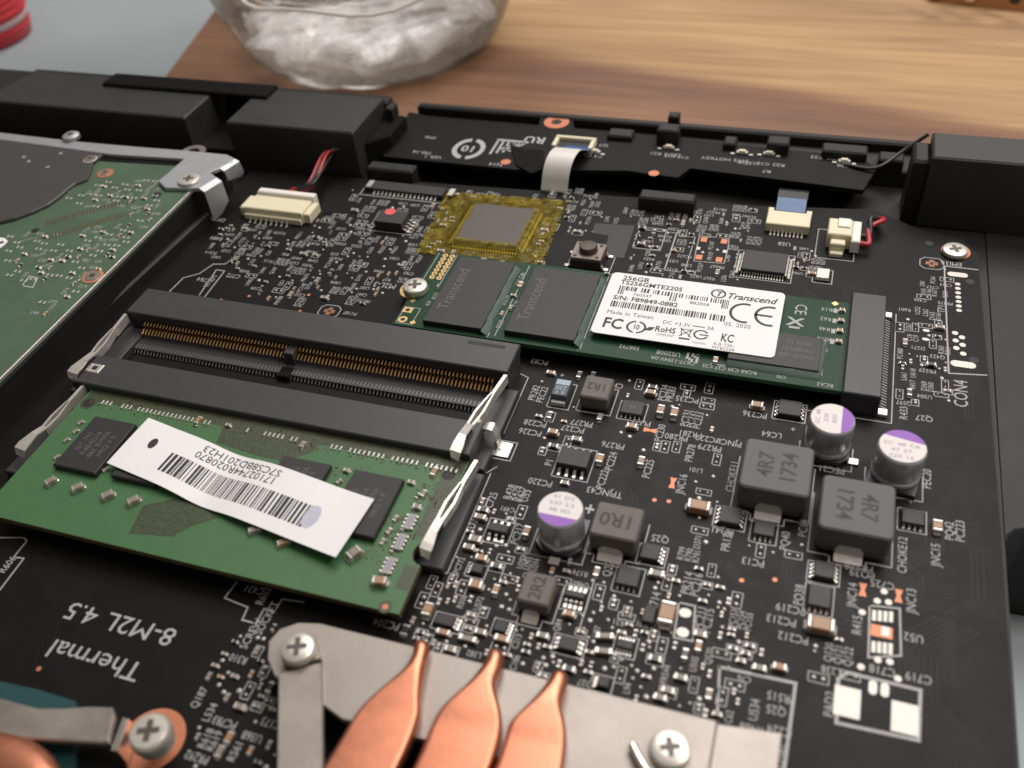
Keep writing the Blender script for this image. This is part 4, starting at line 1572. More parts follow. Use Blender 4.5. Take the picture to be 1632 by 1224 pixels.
def field(px, n, kinds, ptext, ppad, h=1.0, frame=.25):
    poly = [at(u, v, 0) for u, v in px]
    xs, ys = zip(*poly)
    for _ in range(n):
        x, y = random.uniform(min(xs), max(xs)), random.uniform(min(ys), max(ys))
        if not inside((x, y), poly):
            continue
        t = random.random()
        if t < ptext:
            s_ = random.choice(PRE) + str(random.randint(11, 799))
            rot = random.choice((90, 90, 180))
            L, W = twidth(s_, h, .8), h * 1.15
            hw, hh = (W / 2, L / 2) if rot == 90 else (L / 2, W / 2)
            k = random.choice((1, 1, 2, 3))
            if free(x - hw, x + hw * (1 + 2 * (k - 1)) if rot == 90 else x + hw, y - hh, y + hh):
                for i in range(k):
                    xx = x + (i * W if rot == 90 else 0)
                    yy = y
                    if rot == 180 and i:
                        break
                    text(SILK, s_[:-1] + str((int(s_[-1]) + i) % 10), xx, yy, ZK, h, rot, .8)
                    take(xx - hw, xx + hw, yy - hh, yy + hh, .05)
        elif t < ptext + ppad:
            r = random.uniform(.22, .40)
            if free(x - r, x + r, y - r, y + r):
                if random.random() < .5:
                    PADS.dome(x, y, r, .18, .02)
                    take(x - r, x + r, y - r, y + r, .15)
                else:
                    d = random.choice(((1.1, 0), (0, 1.1)))
                    if free(x - r, x + r + d[0], y - r, y + r + d[1]):
                        for k in (0, 1):
                            PADS.dome(x + d[0] * k, y + d[1] * k, r * .8, .16, .02)
                        g = r + .28
                        SILK.line([(x - g, y - g), (x + g + d[0], y - g), (x + g + d[0], y + g + d[1]), (x - g, y + g + d[1])], .13, ZK, 0, True)
                        take(x - g, x + g + d[0], y - g, y + g + d[1], .1)
        else:
            kind = random.choice(kinds)
            L, W, H = random.choice(((.8, .45, .35), (1.0, .5, .4), (1.0, .55, .4), (1.5, .8, .6)))
            rot = random.choice((0, 90))
            hw, hh = (W / 2, L / 2) if rot else (L / 2, W / 2)
            if free(x - hw - .1, x + hw + .1, y - hh - .1, y + hh + .1):
                smd(kind, x, y, L, W, H, rot)
                if random.random() < frame:
                    g = .3
                    SILK.line([(x - hw - g, y - hh - g), (x + hw + g, y - hh - g), (x + hw + g, y + hh + g), (x - hw - g, y + hh + g)], .13, ZK, 0, True)


K1 = ('cap', 'capg', 'capg', 'capg', 'capg', 'res', 'res', 'res')
# heat sink footprint is taken
field([(690, 890), (760, 800), (832, 800), (832, 905), (1140, 905), (1230, 1060), (1160, 1150), (900, 1090), (690, 1030), (655, 1000)], 5200, K1, .40, .24, .85)
field([(365, 345), (520, 345), (590, 330), (700, 330), (660, 440), (560, 500), (430, 480), (330, 400)], 1500, K1, .62, .22, .85, .1)
field([(250, 1010), (300, 1020), (440, 1000), (420, 1060), (440, 1110), (440, 1224), (300, 1224), (290, 1130), (230, 1110), (190, 1090)], 1100, K1, .38, .2, 1.05)
field([(1020, 345), (1110, 330), (1215, 330), (1215, 370), (1180, 400), (1180, 450), (1110, 450), (1000, 430)], 700, K1, .66, .15, .85, .1)
field([(900, 330), (1010, 330), (1020, 370), (975, 372), (905, 372)], 120, K1, .6, .2, .85)
field([(1425, 490), (1505, 500), (1512, 640), (1428, 655)], 420, K1, .70, .12, .85)
field([(1465, 440), (1508, 440), (1508, 492), (1465, 492)], 110, K1, .8, .1, .8)
field([(1262, 395), (1300, 398), (1300, 440), (1262, 436)], 160, K1, .5, .2, .75)
field([(640, 1000), (700, 1010), (690, 1040), (640, 1010)], 60, K1, .3, .3, .9)
field([(1155, 1085), (1258, 1095), (1245, 1210), (1170, 1150)], 160, K1, .95, .02, 1.1)
field([(1285, 1020), (1365, 1020), (1370, 1080), (1290, 1085)], 140, K1, .6, .3, 1.0)
field([(560, 300), (700, 315), (690, 335), (560, 330)], 120, K1, .7, .2, .8)
field([(880, 300), (960, 308), (955, 330), (880, 325)], 80, K1, .7, .2, .8)
field([(850, 590), (1130, 620), (1140, 720), (850, 720)], 180, K1, .0, .6, .9)
field([(1110, 720), (1165, 740), (1140, 900), (1080, 900)], 50, K1, .3, .5, .9)
field([(1190, 850), (1300, 850), (1290, 890), (1190, 890)], 50, K1, .3, .5, .9)
field([(80, 1080), (250, 1110), (200, 1130), (80, 1110)], 120, K1, .6, .2, 1.0)
field([(712, 304), (905, 318), (865, 421), (662, 402)], 420, ('capg', 'capg', 'cap'), .35, .3, .9)
silk([(1147, 1063), (1268, 1089), (1250, 1224)], .4, sn=False)
silk([(1147, 1063), (1143, 1140)], .3, sn=False)
for u0, v0, u1, v1, u2, v2 in ((840, 898, 832, 880, 905, 900), (953, 905, 945, 1010, 925, 1010), (1020, 365, 1078, 372, 1060, 440)):
    silk([(u0, v0), (u1, v1), (u2, v2)], .17)
boxsilk(*quad([(1020, 362), (1065, 366), (1050, 400), (1008, 394)], 0), .16)
boxsilk(*quad([(1072, 374), (1106, 378), (1092, 436), (1066, 430)], 0), .16)

ob('silkscreen', SILK, 'silk', board, kind='stuff')
ob('solder_points', PADS, ['dot', 'copperpad', 'socket_in'], board, kind='stuff')

# ================================================================== memory module
ZD = 3.9
DX0, DX1, DY0, DY1 = -42.9, 24.6, -54.6, -24.8
mod = thing('memory_module', 'green memory module with a white barcode label seated in the front socket', 'memory module', ((DX0 + DX1) / 2, -40, ZD - 1))
q = MB()
out = [(DX0, DY0), (DX1, DY0)]
for k in range(9):
    t = R(-90 + 180 * k / 8)
    out.append((DX1 - .2 - 1.8 * math.cos(t), -44.8 + 2.0 * math.sin(t)))
out += [(DX1, DY1), (DX0, DY1)]
q.prism(out, ZD - 1.0, ZD, 1, .04, 0)
ob('circuit_board', q, ['green', 'fr4'], mod)
zt = ZD + .02
for u, v in ((141.5, 642), (715, 757)):
    q = MB()
    q.disc(*at(u, v, ZD), 1.0, zt, 18, 1)
    q.ring(*at(u, v, ZD), 1.0, 1.4, zt, 18, 0)
    ob('hole', q, ['trace', 'socket_in'], mod)
x, y = at(614, 967, ZD)
q = MB()
q.ring(x, y, .42, .95, zt, 18, 0)
q.disc(x, y, .42, zt, 18, 1)
ob('plated_hole', q, ['trace', 'copperpad'], mod)


def meander(px, nline, ang, amp, wl):
    """a darker island of the board where fine wandering traces show through the lacquer"""
    poly = [at(u, v, ZD) for u, v in px]
    b = MB()
    b.sheet(poly, zt)
    tr = ob('trace_island', b, 'trace', mod)
    l = MB()
    xs, ys = zip(*poly)
    cx, cy = sum(xs) / len(xs), sum(ys) / len(ys)
    D = Vector((math.cos(R(ang)), math.sin(R(ang))))
    N = Vector((-D.y, D.x))
    rad = max(max(xs) - min(xs), max(ys) - min(ys)) * .75
    for i in range(nline):
        off = (i - nline / 2 + .5) * rad * 2 / nline
        ph = random.uniform(0, 6)
        prev = None
        k = 0
        s = -rad
        while s < rad:
            wv = amp * math.sin(s / wl * 2 * math.pi + off * .35) + .3 * math.sin(s * 1.3 + ph)
            p = Vector((cx, cy)) + D * s + N * (off + wv)
            if inside((p.x, p.y), inset_poly(poly, .94)):
                if prev is not None:
                    d = (p - prev).normalized() * .02
                    q2 = Vector((-d.y, d.x)) * 3.2
                    l.add([(prev.x - q2.x, prev.y - q2.y, zt + .006), (p.x - q2.x, p.y - q2.y, zt + .006), (p.x + q2.x, p.y + q2.y, zt + .006), (prev.x + q2.x, prev.y + q2.y, zt + .006)], [(0, 1, 2, 3)])
                prev = p
            else:
                prev = None
            s += .3
    if l.v:
        ob('trace_lines', l, 'traceline', tr, kind='stuff')


def inset_poly(poly, f):
    xs, ys = zip(*poly)
    cx, cy = sum(xs) / len(xs), sum(ys) / len(ys)
    return [(cx + (x - cx) * f, cy + (y - cy) * f) for x, y in poly]


meander([(365, 660), (520, 685), (500, 720), (450, 735), (405, 725), (345, 705)], 24, 60, .7, 3.2)
meander([(228, 806), (300, 790), (350, 825), (305, 838), (275, 855), (205, 850)], 20, 15, .6, 3.6)
# gold edge strip darkened towards the socket
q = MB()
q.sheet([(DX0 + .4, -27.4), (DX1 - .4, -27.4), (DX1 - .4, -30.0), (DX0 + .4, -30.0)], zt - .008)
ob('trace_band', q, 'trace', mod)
q = MB()
q.sheet([(DX1 - 3.0, -42.4), (DX1 - .3, -42.4), (DX1 - .3, -27.4), (DX1 - 3.0, -27.4)], zt - .004)
q.sheet([(DX1 - 2.2, -51.0), (DX1 - .3, -51.0), (DX1 - .3, -47.2), (DX1 - 2.2, -47.2)], zt - .004)
text(q, '14-4763', DX1 - 1.6, -39.5, zt, 1.1, 90, .9, mi=1)
ob('bare_border', q, ['trace', 'traceline'], mod, kind='stuff')
q = MB()
for i in range(420):
    x = DX0 + 1.5 + 64.4 * random.random()
    q.disc(x, random.uniform(-31.2, -27.8), .16, zt + .004, 6, 0)
for i in range(220):
    u, v = random.choice(((610, 880), (640, 840), (690, 790), (560, 765)))
    x, y = at(u + random.uniform(-30, 30), v + random.uniform(-20, 20), ZD)
    q.disc(x, y, .16, zt + .004, 6, 0)
ob('via_dots', q, 'fr4', mod, kind='stuff')
q = MB()
for i in range(68):
    if i in (3, 4, 8, 27, 28, 30, 31, 32, 38, 44, 53, 60):
        continue
    x = -38.8 + i * .78 + (4.6 if i > 27 else 0) + (9.6 if i > 40 else 0) * .55
    q.box(x - .13, x + .13, -30.5, -29.6, ZD + .01, ZD + .25, 0, .04)
ob('resistor_row', q, 'tin', mod, kind='stuff')
for px in ([(150, 662), (215, 675), (150, 757), (87, 738)], [(240, 680), (305, 690), (243, 777), (178, 752)], [(460, 727), (535, 741), (480, 806), (402, 790)], [(562, 747), (640, 762), (598, 860), (520, 838)]):
    x0, x1, y0, y1 = quad(px, ZD + 1.1)
    q = MB()
    q.box(x0, x1, y0, y1, ZD + .15, ZD + 1.1, 0, .15)
    mc = ob('memory_chip', q, 'chip', mod)
    q = MB()
    for i, (s_, hh) in enumerate((('SEC 743', .85), ('K4B4G16', .95), ('46E BYMA', .95), ('HKQ 4 R', .85))):
        text(q, s_, (x0 + x1) / 2 + (i - 1.5) * 1.4, (y0 + y1) / 2, ZD + 1.115, hh, 90, .9)
    ob('chip_marking', q, 'chipprint', mc, kind='stuff')
for u, v, L, W, H, r, k in ((79, 764, 1.6, 1.0, .9, 60, 'capg'), (122, 774, 1.7, 1.1, .9, 50, 'capg'), (170, 786, 1.7, 1.1, .9, 50, 'capg'), (211, 795, 1.7, 1.1, .9, 50, 'capg'), (563, 878, 2.0, 1.3, 1.2, 60, 'capg'),
                            (604, 923, 2.0, 1.2, 1.1, 10, 'cap'), (315, 668, 1.5, .8, .7, 85, 'cap'), (363, 676, .9, .6, .5, 0, 'capg'), (482, 707, 1.2, .8, .6, 85, 'capg'), (552, 748, 1.0, .7, .5, 0, 'capg'), (655, 767, 1.0, .7, .5, 0, 'capg'),
                            (692, 750, 1.6, .8, .6, 85, 'cap'), (675, 785, 1.2, .7, .5, 80, 'capg'), (664, 806, 1.2, .8, .6, 0, 'capg'), (404, 842, 1.6, .9, .8, 40, 'capg'), (450, 862, 1.6, .9, .8, 40, 'cap'), (540, 766, .9, .6, .5, 60, 'capg'),
                            (128, 672, .9, .6, .4, 60, 'capg'), (120, 686, .9, .6, .4, 60, 'capg'), (105, 700, .9, .6, .4, 60, 'capg'), (90, 727, .9, .6, .4, 60, 'capg'), (168, 747, 1.0, .6, .4, 60, 'capg'), (630, 825, 1, .6, .4, 80, 'capg'), (620, 845, 1, .6, .4, 80, 'capg'), (610, 862, 1, .6, .4, 80, 'capg')):
    x, y = at(u, v, ZD + H)
    smd(k, x, y, L, W, H, r, mod, ZD)
for u, v in ((653, 830), (637, 862), (619, 900)):
    x, y = at(u, v, ZD + .5)
    q = MB()
    q.box(x - .55, x + .55, y - 1.35, y + 1.35, ZD + .02, ZD + .45, 1, .08)
    for s_ in (-1, 1):
        for k in range(4):
            q.box(x + s_ * .72 - .16, x + s_ * .72 + .16, y - 1.2 + k * .68, y - 1.2 + k * .68 + .36, ZD + .02, ZD + .4, 0, .05)
    q.box(x - .3, x + .3, y - .9, y + .9, ZD + .45, ZD + .46, 2)
    ob('resistor_array', q, ['tin', 'arraybody', 'inkgrey'], mod)
for k in range(8):
    u, v = 668 - k * 8.3, 792 + k * 17
    x, y = at(u + random.uniform(-3, 3), v, ZD)
    if k not in (2, 4, 6):
        smd('res', x, y, 1.0, .5, .4, 80, mod, ZD)
# label: a slightly bowed strip of paper, lettering follows its curve
LC = [Vector((*at(u, v, 5.2), 0)) for u, v in ((238, 668), (597, 797), (536, 891), (171, 739))]     # far left, far right, near right, near left
LL = ((LC[1] - LC[0]).length + (LC[2] - LC[3]).length) / 2
LW = ((LC[0] - LC[3]).length + (LC[1] - LC[2]).length) / 2


def lab(x, y, dz=0.0):
    """x along the label 0..LL, y across 0..LW"""
    a, b = x / LL, y / LW
    p = LC[3].lerp(LC[2], a).lerp(LC[0].lerp(LC[1], a), b)
    z = 5.22 - 0.95 * math.exp(-((a - .42) / .11) ** 2) + .7 * max(0, a - .80) ** 2 * 12 + .5 * max(0, .14 - a) * 3 + .12 * math.sin(a * 9 + b * 2)
    return (p.x, p.y, z + dz)


q = MB()
n, mm = 90, 6
for dz in (0, -.07):
    q.add([lab(LL * i / n, LW * j / mm, dz) for i in range(n + 1) for j in range(mm + 1)],
          [((i * (mm + 1) + j), ((i + 1) * (mm + 1) + j), ((i + 1) * (mm + 1) + j + 1), (i * (mm + 1) + j + 1)) for i in range(n) for j in range(mm)])
rim = [(LL * i / n, 0) for i in range(n + 1)] + [(LL, LW * j / mm) for j in range(1, mm + 1)] + [(LL * (n - i) / n, LW) for i in range(1, n + 1)] + [(0, LW * (mm - j) / mm) for j in range(1, mm)]
nr = len(rim)
q.add([lab(x, y, 0) for x, y in rim] + [lab(x, y, -.07) for x, y in rim], [(i, nr + i, nr + (i + 1) % nr, (i + 1) % nr) for i in range(nr)])
lb = ob('label', q, 'paper', mod, sm=40)
q = MB()
rnd = random.Random(5)
x = LL * .195
while x < LL * .83:
    wd = rnd.choice((.16, .16, .3, .3, .45, .6))
    q.add([lab(x, LW * .22, .02), lab(x + wd, LW * .22, .02), lab(x + wd, LW * .58, .02), lab(x, LW * .58, .02)], [(0, 1, 2, 3)])
    x += wd + rnd.choice((.15, .2, .3, .4))
fm = lambda a, b: lab(a, b, .03)
text(q, 'S7CS8BD201H23', LL * .46, LW * .87, 0, 1.25, 180, LL * .35 / twidth('S7CS8BD201H23', 1.25), fmap=fm)
text(q, '17102744R020870', LL * .455, LW * .725, 0, 1.25, 180, LL * .36 / twidth('17102744R020870', 1.25), fmap=fm)
q.add([lab(LL * .10 + .7 * math.cos(t * math.pi / 6), LW * .60 + 1.1 * math.sin(t * math.pi / 6) , .02) for t in range(12)], [tuple(range(12))])
ob('label_print', q, 'ink', lb, kind='stuff')
q = MB()
ring = [(LL * .835 + 1.5 * math.cos(t * math.pi / 9) * .8, LW * .42 + 2.0 * math.sin(t * math.pi / 9)) for t in range(18)]
q.add([lab(a, b, .024) for a, b in ring], [tuple(range(18))])
ob('damp_stain', q, 'stain', lb)

# ================================================================== solid state drive
ZM = 3.15
ssd = thing('solid_state_drive', 'long green solid state drive card with black chips and a white label', 'solid state drive', (38, 11, ZM - .8))
q = MB()
notch = [(0, 22)] + [(0, 22 - 8.8)] + [(2.2 * math.cos(R(a)), 11 + 2.2 * math.sin(R(a))) for a in (90, 60, 30, 0, -30, -60, -90)] + [(0, 0), (77.4, 0), (77.4, 22)]
q.prism(notch, ZM - .8, ZM, 1, .04, 0)
ob('circuit_board', q, ['dkgreen', 'greenedge'], ssd)
zz = ZM + .02
q = MB()
for k in range(14):
    i, j = k % 2, k // 2
    q.ring(2.0 + i * 1.4, 14.2 + j * 1.15, .22, .55, zz, 10)
ob('plated_holes', q, 'gold', ssd, kind='stuff')
for u, v, sq in ((650, 494, 1), (642, 509, 0)):
    q = MB()
    x, y = at(u, v, ZM)
    if sq:
        q.prism([(x - .9, y - .7), (x + .9, y - .7), (x + .9, y + .7), (x - .9, y + .7)], ZM + .01, ZM + .04)
    else:
        q.disc(x, y, .85, ZM + .04, 18)
    q.disc(x, y, .42, ZM + .05, 12, 1)
    ob('gold_pad', q, ['gold', 'socket_in'], ssd)
for u, v in ((658, 479), (658, 514), (1331, 484)):
    q = MB()
    x, y = at(u, v, ZM)
    q.sheet([(x - .6, y), (x, y - .6), (x + .6, y), (x, y + .6)], ZM + .04)
    ob('gold_mark', q, 'gold', ssd)
q = MB()
q.line([(4.2, 12.6), (4.2, 21.6)], .14, zz)
q.line([(.6, 13.4), (.6, 21.6)], .12, zz)
q.line([(.5, .6), (3.4, .6), (3.4, 5.0), (.5, 5.0)], .13, zz, 0, True)
for s_, x, y, r, h in (('EC52', 4.6, 9, 90, .7), ('R37', 4.2, 6.8, 90, .7), ('C41 C40', 18.2, 17, 90, .8), ('EC28', 18.6, 4, 90, .8), ('1', 17.6, .9, 0, 1.2), ('C38', 19.6, 10, 90, .7), ('R12 C9', 17.6, 10.5, 90, .7),
                       ('CK77-1394V-0A', 49, 1.3, 180, .85), ('US2008', 48, 2.8, 180, 1.0), ('E88793', 41.5, 2.9, 180, .9), ('RCA0 C39 C37 C35', 58.0, 1.2, 180, .8), ('RCA3', 72.6, .9, 180, .8),
                       ('CE', 67.4, 18.6, -90, 1.9), ('C93', 66.0, 1.2, 180, .7)):
    text(q, s_, x, y, zz, h, r, .85)
for k in range(9):
    text(q, random.choice(('R', 'C')) + str(random.randint(10, 99)), 71.5 + (k % 2) * 1.8, 19.5 - (k // 2) * 2.6, zz, .9, 180, .85)
for k in range(4):
    q.box(72.9 - .3, 73.2, 18.9 - k * 2.7, 20.0 - k * 2.7, ZM, ZM + .03)
q.line([(55.0, 1.9), (70.5, 1.9), (71.9, 3.0), (71.9, 11.6), (66, 11.6)], .16, zz)
for k in range(2):
    q.line([(17.3 + k * 13.0 + (1.4 if k == 0 else 3.4), .9), (17.3 + k * 13.0 + (1.4 if k == 0 else 3.4), 21.2)], .14, zz)
x, y = 51.9, 2.6
for k in range(3):
    q.line([(x - .8 + k * .8, y - .9), (x - .8 + k * .8, y + .9)], .4, zz)
q.line([(x - .8, y - .7), (x + .8, y + .7)], .4, zz)
text(q, 'X', 64.0 + 2.8, 15.2, zz, 2.0, 0, 1.3, key='b')
q.box(65.9, 67.6, 13.4, 13.9, ZM, ZM + .03)
ob('silkscreen', q, 'silk', ssd, kind='stuff')
for (x0, x1, y0, y1, nm, lines, m_) in ((5.6, 16.4, .9, 20.1, 'flash_chip', ['Transcend'], 2.2), (20.3, 32.6, 1.4, 19.8, 'flash_chip', ['Transcend'], 2.2), (57.4, 71.4, 2.6, 10.6, 'controller_chip', ['TS 6500', '2030JKAC', '40Y DTNA'], .95)):
    q = MB()
    q.box(x0, x1, y0, y1, ZM + .1, ZM + 1.1, 0, .08)
    c = ob(nm, q, 'chip', ssd)
    q = MB()
    if nm == 'flash_chip':
        text(q, 'Transcend', x0 + 2.2, (y0 + y1) / 2, ZM + 1.115, 2.1, 90, .92)
    else:
        for i, s_ in enumerate(lines):
            text(q, s_, 67.8, 8.6 - i * 1.6, ZM + 1.115, .9, 0, .9)
    ob('chip_marking', q, 'chipprint', c, kind='stuff')
    q = MB()
    if nm == 'flash_chip':
        xa = x1 + .12
        pth = [(x1 + .02 + .5 * math.sin(i * 1.7) * .3, y0 - .4 + (y1 - y0) * i / 9) for i in range(10)]
        q.strip([((a - .02, b, ZM + .95), (a + .9 + .2 * math.sin(i * 2.3), b, ZM + .06)) for i, (a, b) in enumerate(pth)], 0, 0, .05)
    else:
        q.strip([((x0, y0 - .02, ZM + .8), (x0, y0 - .9, ZM + .06)), ((x1, y0 - .02, ZM + .8), (x1 + .4, y0 - .9, ZM + .06)), ((x1 + .02, y1, ZM + .8), (x1 + .9, y1, ZM + .06))], 0, 0, .05)
    ob('clear_bead', q, 'conformal', c, sm=60)
for x, y, L, W, r, k in ((18.9, 15.0, 1.4, .9, 90, 'cap'), (18.6, 11.8, 1.0, .6, 0, 'capg'), (19.2, 8.4, 1.0, .6, 90, 'capg'), (18.2, 6.5, 1.0, .6, 90, 'cap'), (33.3, 21.4, .9, .5, 0, 'capg'), (9.8, 21.1, .9, .5, 0, 'capg'), (13.5, 20.9, .8, .5, 0, 'capg'), (4.3, 11.5, .9, .5, 90, 'capg'),
                         (55.6, 2.6, 1.3, .8, 90, 'cap'), (73.9, 19.5, .9, .8, 0, 'mlccgrey'), (73.9, 16.8, .9, .8, 0, 'x'), (73.9, 14.1, .9, .8, 0, 'x'), (73.9, 11.4, .9, .8, 0, 'x')):
    smd(k if k in ('cap', 'capg') else 'cap', x, y, L, W, .5, r, ssd, ZM)
# label on the drive
ZL = ZM + 1.32
x0, x1, y0, y1 = 34.6, 64.5, 3.9, 20.8
q = MB()
q.prism(rrect(x0, x1, y0, y1, .9, 5), ZL - .14, ZL, 0, .02)
lb = ob('label', q, 'paper', ssd)
q = MB()
zl = ZL + .012


def lt(s, fa, fb, fy, h, key='r', slant=0.0):
    """s lettered to run from fraction fa to fb of the label's width"""
    L = (x1 - x0) * (fb - fa)
    text(q, s, x0 + (x1 - x0) * fa, y0 + (y1 - y0) * fy, zl, h, 0, L / twidth(s, h, 1.0, key), key=key, align='l', slant=slant)


lt('256GB', .07, .225, .925, 1.1, 'b')
lt('TS256GMTE220S', .065, .43, .845, 1.1, 'b')
lt('Transcend', .68, .955, .845, 1.5, 'b', .3)
lt('760547', .16, .27, .668, .75)
lt('882858', .49, .60, .655, .75)
lt('S/N: F89849-0882', .055, .43, .585, 1.1, 'b')
lt('Made in Taiwan', .05, .32, .345, .95)
lt('DC +3.3V', .375, .53, .30, .9)
lt('3A', .62, .66, .30, .9)
lt('05. 2020', .705, .85, .40, .95)
lt('FC', .05, .165, .175, 2.5, 'b')
lt('10', .222, .26, .165, 1.25, 'b')
lt('RoHS', .345, .46, .185, 1.35, 'b')
lt('COMPLIANT', .36, .46, .105, .55)
lt('KC', .705, .775, .19, 1.9, 'b')
lt('E-R-TSK-', .675, .79, .085, .65)
lt('MT82258', .67, .79, .03, .65)
lt('TAIWAN', .56, .635, .06, .5)


def arc(cx, cy, r0, r1, a0, a1, sx=1.0, n=18):
    vs = []
    for i in range(n + 1):
        t = R(a0 + (a1 - a0) * i / n)
        vs += [(cx + r0 * sx * math.cos(t), cy + r0 * math.sin(t), zl), (cx + r1 * sx * math.cos(t), cy + r1 * math.sin(t), zl)]
    q.add(vs, [(2 * i, 2 * i + 1, 2 * i + 3, 2 * i + 2) for i in range(n)])


W_, H_ = x1 - x0, y1 - y0
cx, cy = x0 + W_ * .80, y0 + H_ * .60
arc(cx, cy, 2.15, 2.65, 72, 288, .95)
arc(cx + 4.1, cy, 2.15, 2.65, 72, 288, .95)
q.line([(cx + 1.9, cy), (cx + 4.3, cy)], .48, zl)
cx, cy = x0 + W_ * .635, y0 + H_ * .855
arc(cx, cy, .95, 1.25, 0, 360, 1.05)
text(q, 'T', cx, cy, zl, 1.3, 0, 1.1, key='b', slant=.25)
cx, cy = x0 + W_ * .241, y0 + H_ * .165
arc(cx, cy, 1.25, 1.6, 100, 260, 1.05)
arc(cx, cy, 1.25, 1.6, -80, 80, 1.05)
cx, cy = x0 + W_ * .315, y0 + H_ * .165
q.sheet([(cx - .9, cy - .5), (cx + .3, cy - .4), (cx + .9, cy + .6), (cx - .1, cy + .5)], zl)
cx, cy = x0 + W_ * .515, y0 + H_ * .185
for a, b in (((-1, 1), (1, -1)), ((-1, -1), (1, 1)), ((-.9, .8), (.9, .8)), ((-.6, -.9), (-.8, .8)), ((.6, -.9), (.8, .8))):
    q.line([(cx + a[0], cy + a[1]), (cx + b[0], cy + b[1])], .16, zl)
q.sheet([(cx - .9, cy - 1.75), (cx + .9, cy - 1.75), (cx + .9, cy - 1.35), (cx - .9, cy - 1.35)], zl)
cx, cy = x0 + W_ * .598, y0 + H_ * .185
arc(cx, cy, .9, 1.2, 30, 340, 1.05)
q.line([(cx - .1, cy), (cx + 1.1, cy)], .28, zl)
q.line([(x0 + W_ * .545, y0 + H_ * .30), (x0 + W_ * .605, y0 + H_ * .30)], .22, zl)
rnd = random.Random(11)


def bars(fx0, fx1, fy0, fy1, dens, tall=()):
    x = x0 + W_ * fx0
    while x < x0 + W_ * fx1:
        wd = rnd.choice((.14, .14, .24, .24, .38))
        e = H_ * .07 if any(abs(x - (x0 + W_ * t)) < .35 for t in tall) else 0
        q.sheet([(x, y0 + H_ * fy0 - e), (x + wd, y0 + H_ * fy0 - e), (x + wd, y0 + H_ * fy1), (x, y0 + H_ * fy1)], zl)
        x += wd + rnd.choice(dens)


bars(.07, .175, .715, .785, (.14, .2), (.075, .095))
bars(.20, .25, .715, .785, (.2, .3))
bars(.27, .30, .715, .785, (.2, .3))
bars(.32, .44, .71, .78, (.2, .3), (.38, .395))
bars(.46, .58, .705, .775, (.2, .35))
bars(.60, .70, .70, .77, (.14, .25), (.675, .695))
bars(.055, .60, .43, .525, (.14, .16, .24))
bars(.62, .70, .425, .52, (.16, .25))
ob('label_print', q, 'ink', lb, kind='stuff')
q = MB()
q.box(x0 - .1, x0 + .05, y0 + .4, y1 - .4, ZL - .25, ZL - .15)
ob('label_backing', q, 'white', lb)

# ================================================================== hard drive
ZH = 8.0
hx1 = -55.4
hd_ = thing('hard_drive', 'hard drive showing its green circuit board and dark motor cover', 'hard drive', (-90, 0, -1))
q = MB()
q.box(-125, hx1 - .5, -62, 39.5, -1.0, ZH - 1.2, 0, .3)
ob('drive_body', q, 'plastic', hd_)
cov = [at(u, v, ZH + .03) for u, v in ((0, 358), (25, 352), (52, 342), (78, 330), (95, 318), (110, 305), (122, 296), (140, 289), (146, 277), (150, 262), (165, 250), (160, 243), (20, 226), (0, 224))]
q = MB()
q.box(-125, hx1 - .35, -62, 38.2, ZH - 1.1, ZH, 0, .05)
ob('circuit_board', q, 'hddgreen', hd_)
q = MB()
q.box(hx1 - .3, hx1, -62, 33, ZH - .5, ZH + .12, 0, .04)
ob('rim', q, 'latch', hd_)
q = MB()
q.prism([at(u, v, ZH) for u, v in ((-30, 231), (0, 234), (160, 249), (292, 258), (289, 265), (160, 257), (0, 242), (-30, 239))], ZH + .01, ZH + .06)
ob('gap_shade_strip', q, 'rubber', hd_)  # thin black strip painted in for the shaded gap below the bracket
q = MB()
q.prism(cov + [(-126, cov[-1][1]), (-126, cov[0][1])], ZH + .03, ZH + .75, 0, .2)
ob('motor_cover', q, 'platter', hd_)
zh = ZH + .03
for u, v, r0, r1, ringm in ((168, 276, 1.1, 1.75, 'copperpad'), (148, 441, 1.5, 2.0, 'copperpad'), (144, 254, 1.3, 1.5, 'tinpad')):
    z = ZH + (.78 if (v == 254) else .04)
    x, y = at(u, v, z)
    q = MB()
    q.lathe([(r1, z), (r1 * .98, z + .06), (r0, z + .07)], x, y, 24, cap=True)
    pp = ob('screw_hole', q, ringm, hd_)
    q = MB()
    q.lathe([(r0 * .98, z + .08), (r0 * .9, z + .3), (r0 * .5, z + .34)], x, y, 20)
    s_ = ob('screw_head', q, 'nickel', pp, sm=40)
    q = MB()
    q.disc(x, y, r0 * .38, z + .35, 10)
    ob('recess', q, 'brownkey', pp)
q = MB()
for u, v in ((38, 250), (46, 257), (76, 266), (97, 244)):
    x, y = at(u, v, ZH + .77)
    q.disc(x, y, .4, ZH + .77, 10)
ob('small_holes', q, 'silk', hd_)
q = MB()
q.prism([at(u, v, zh) for u, v in ((-40, 372), (-6, 378), (8, 380), (13, 385), (6, 392), (-6, 400), (-40, 404))], zh, zh + .1)
ll = ob('label', q, 'paper', hd_)
q = MB()
q.disc(*at(3, 387, zh), .45, zh + .12, 10)
ob('label_hole', q, 'socket_in', ll)
q = MB()
rt2 = random.Random(3)
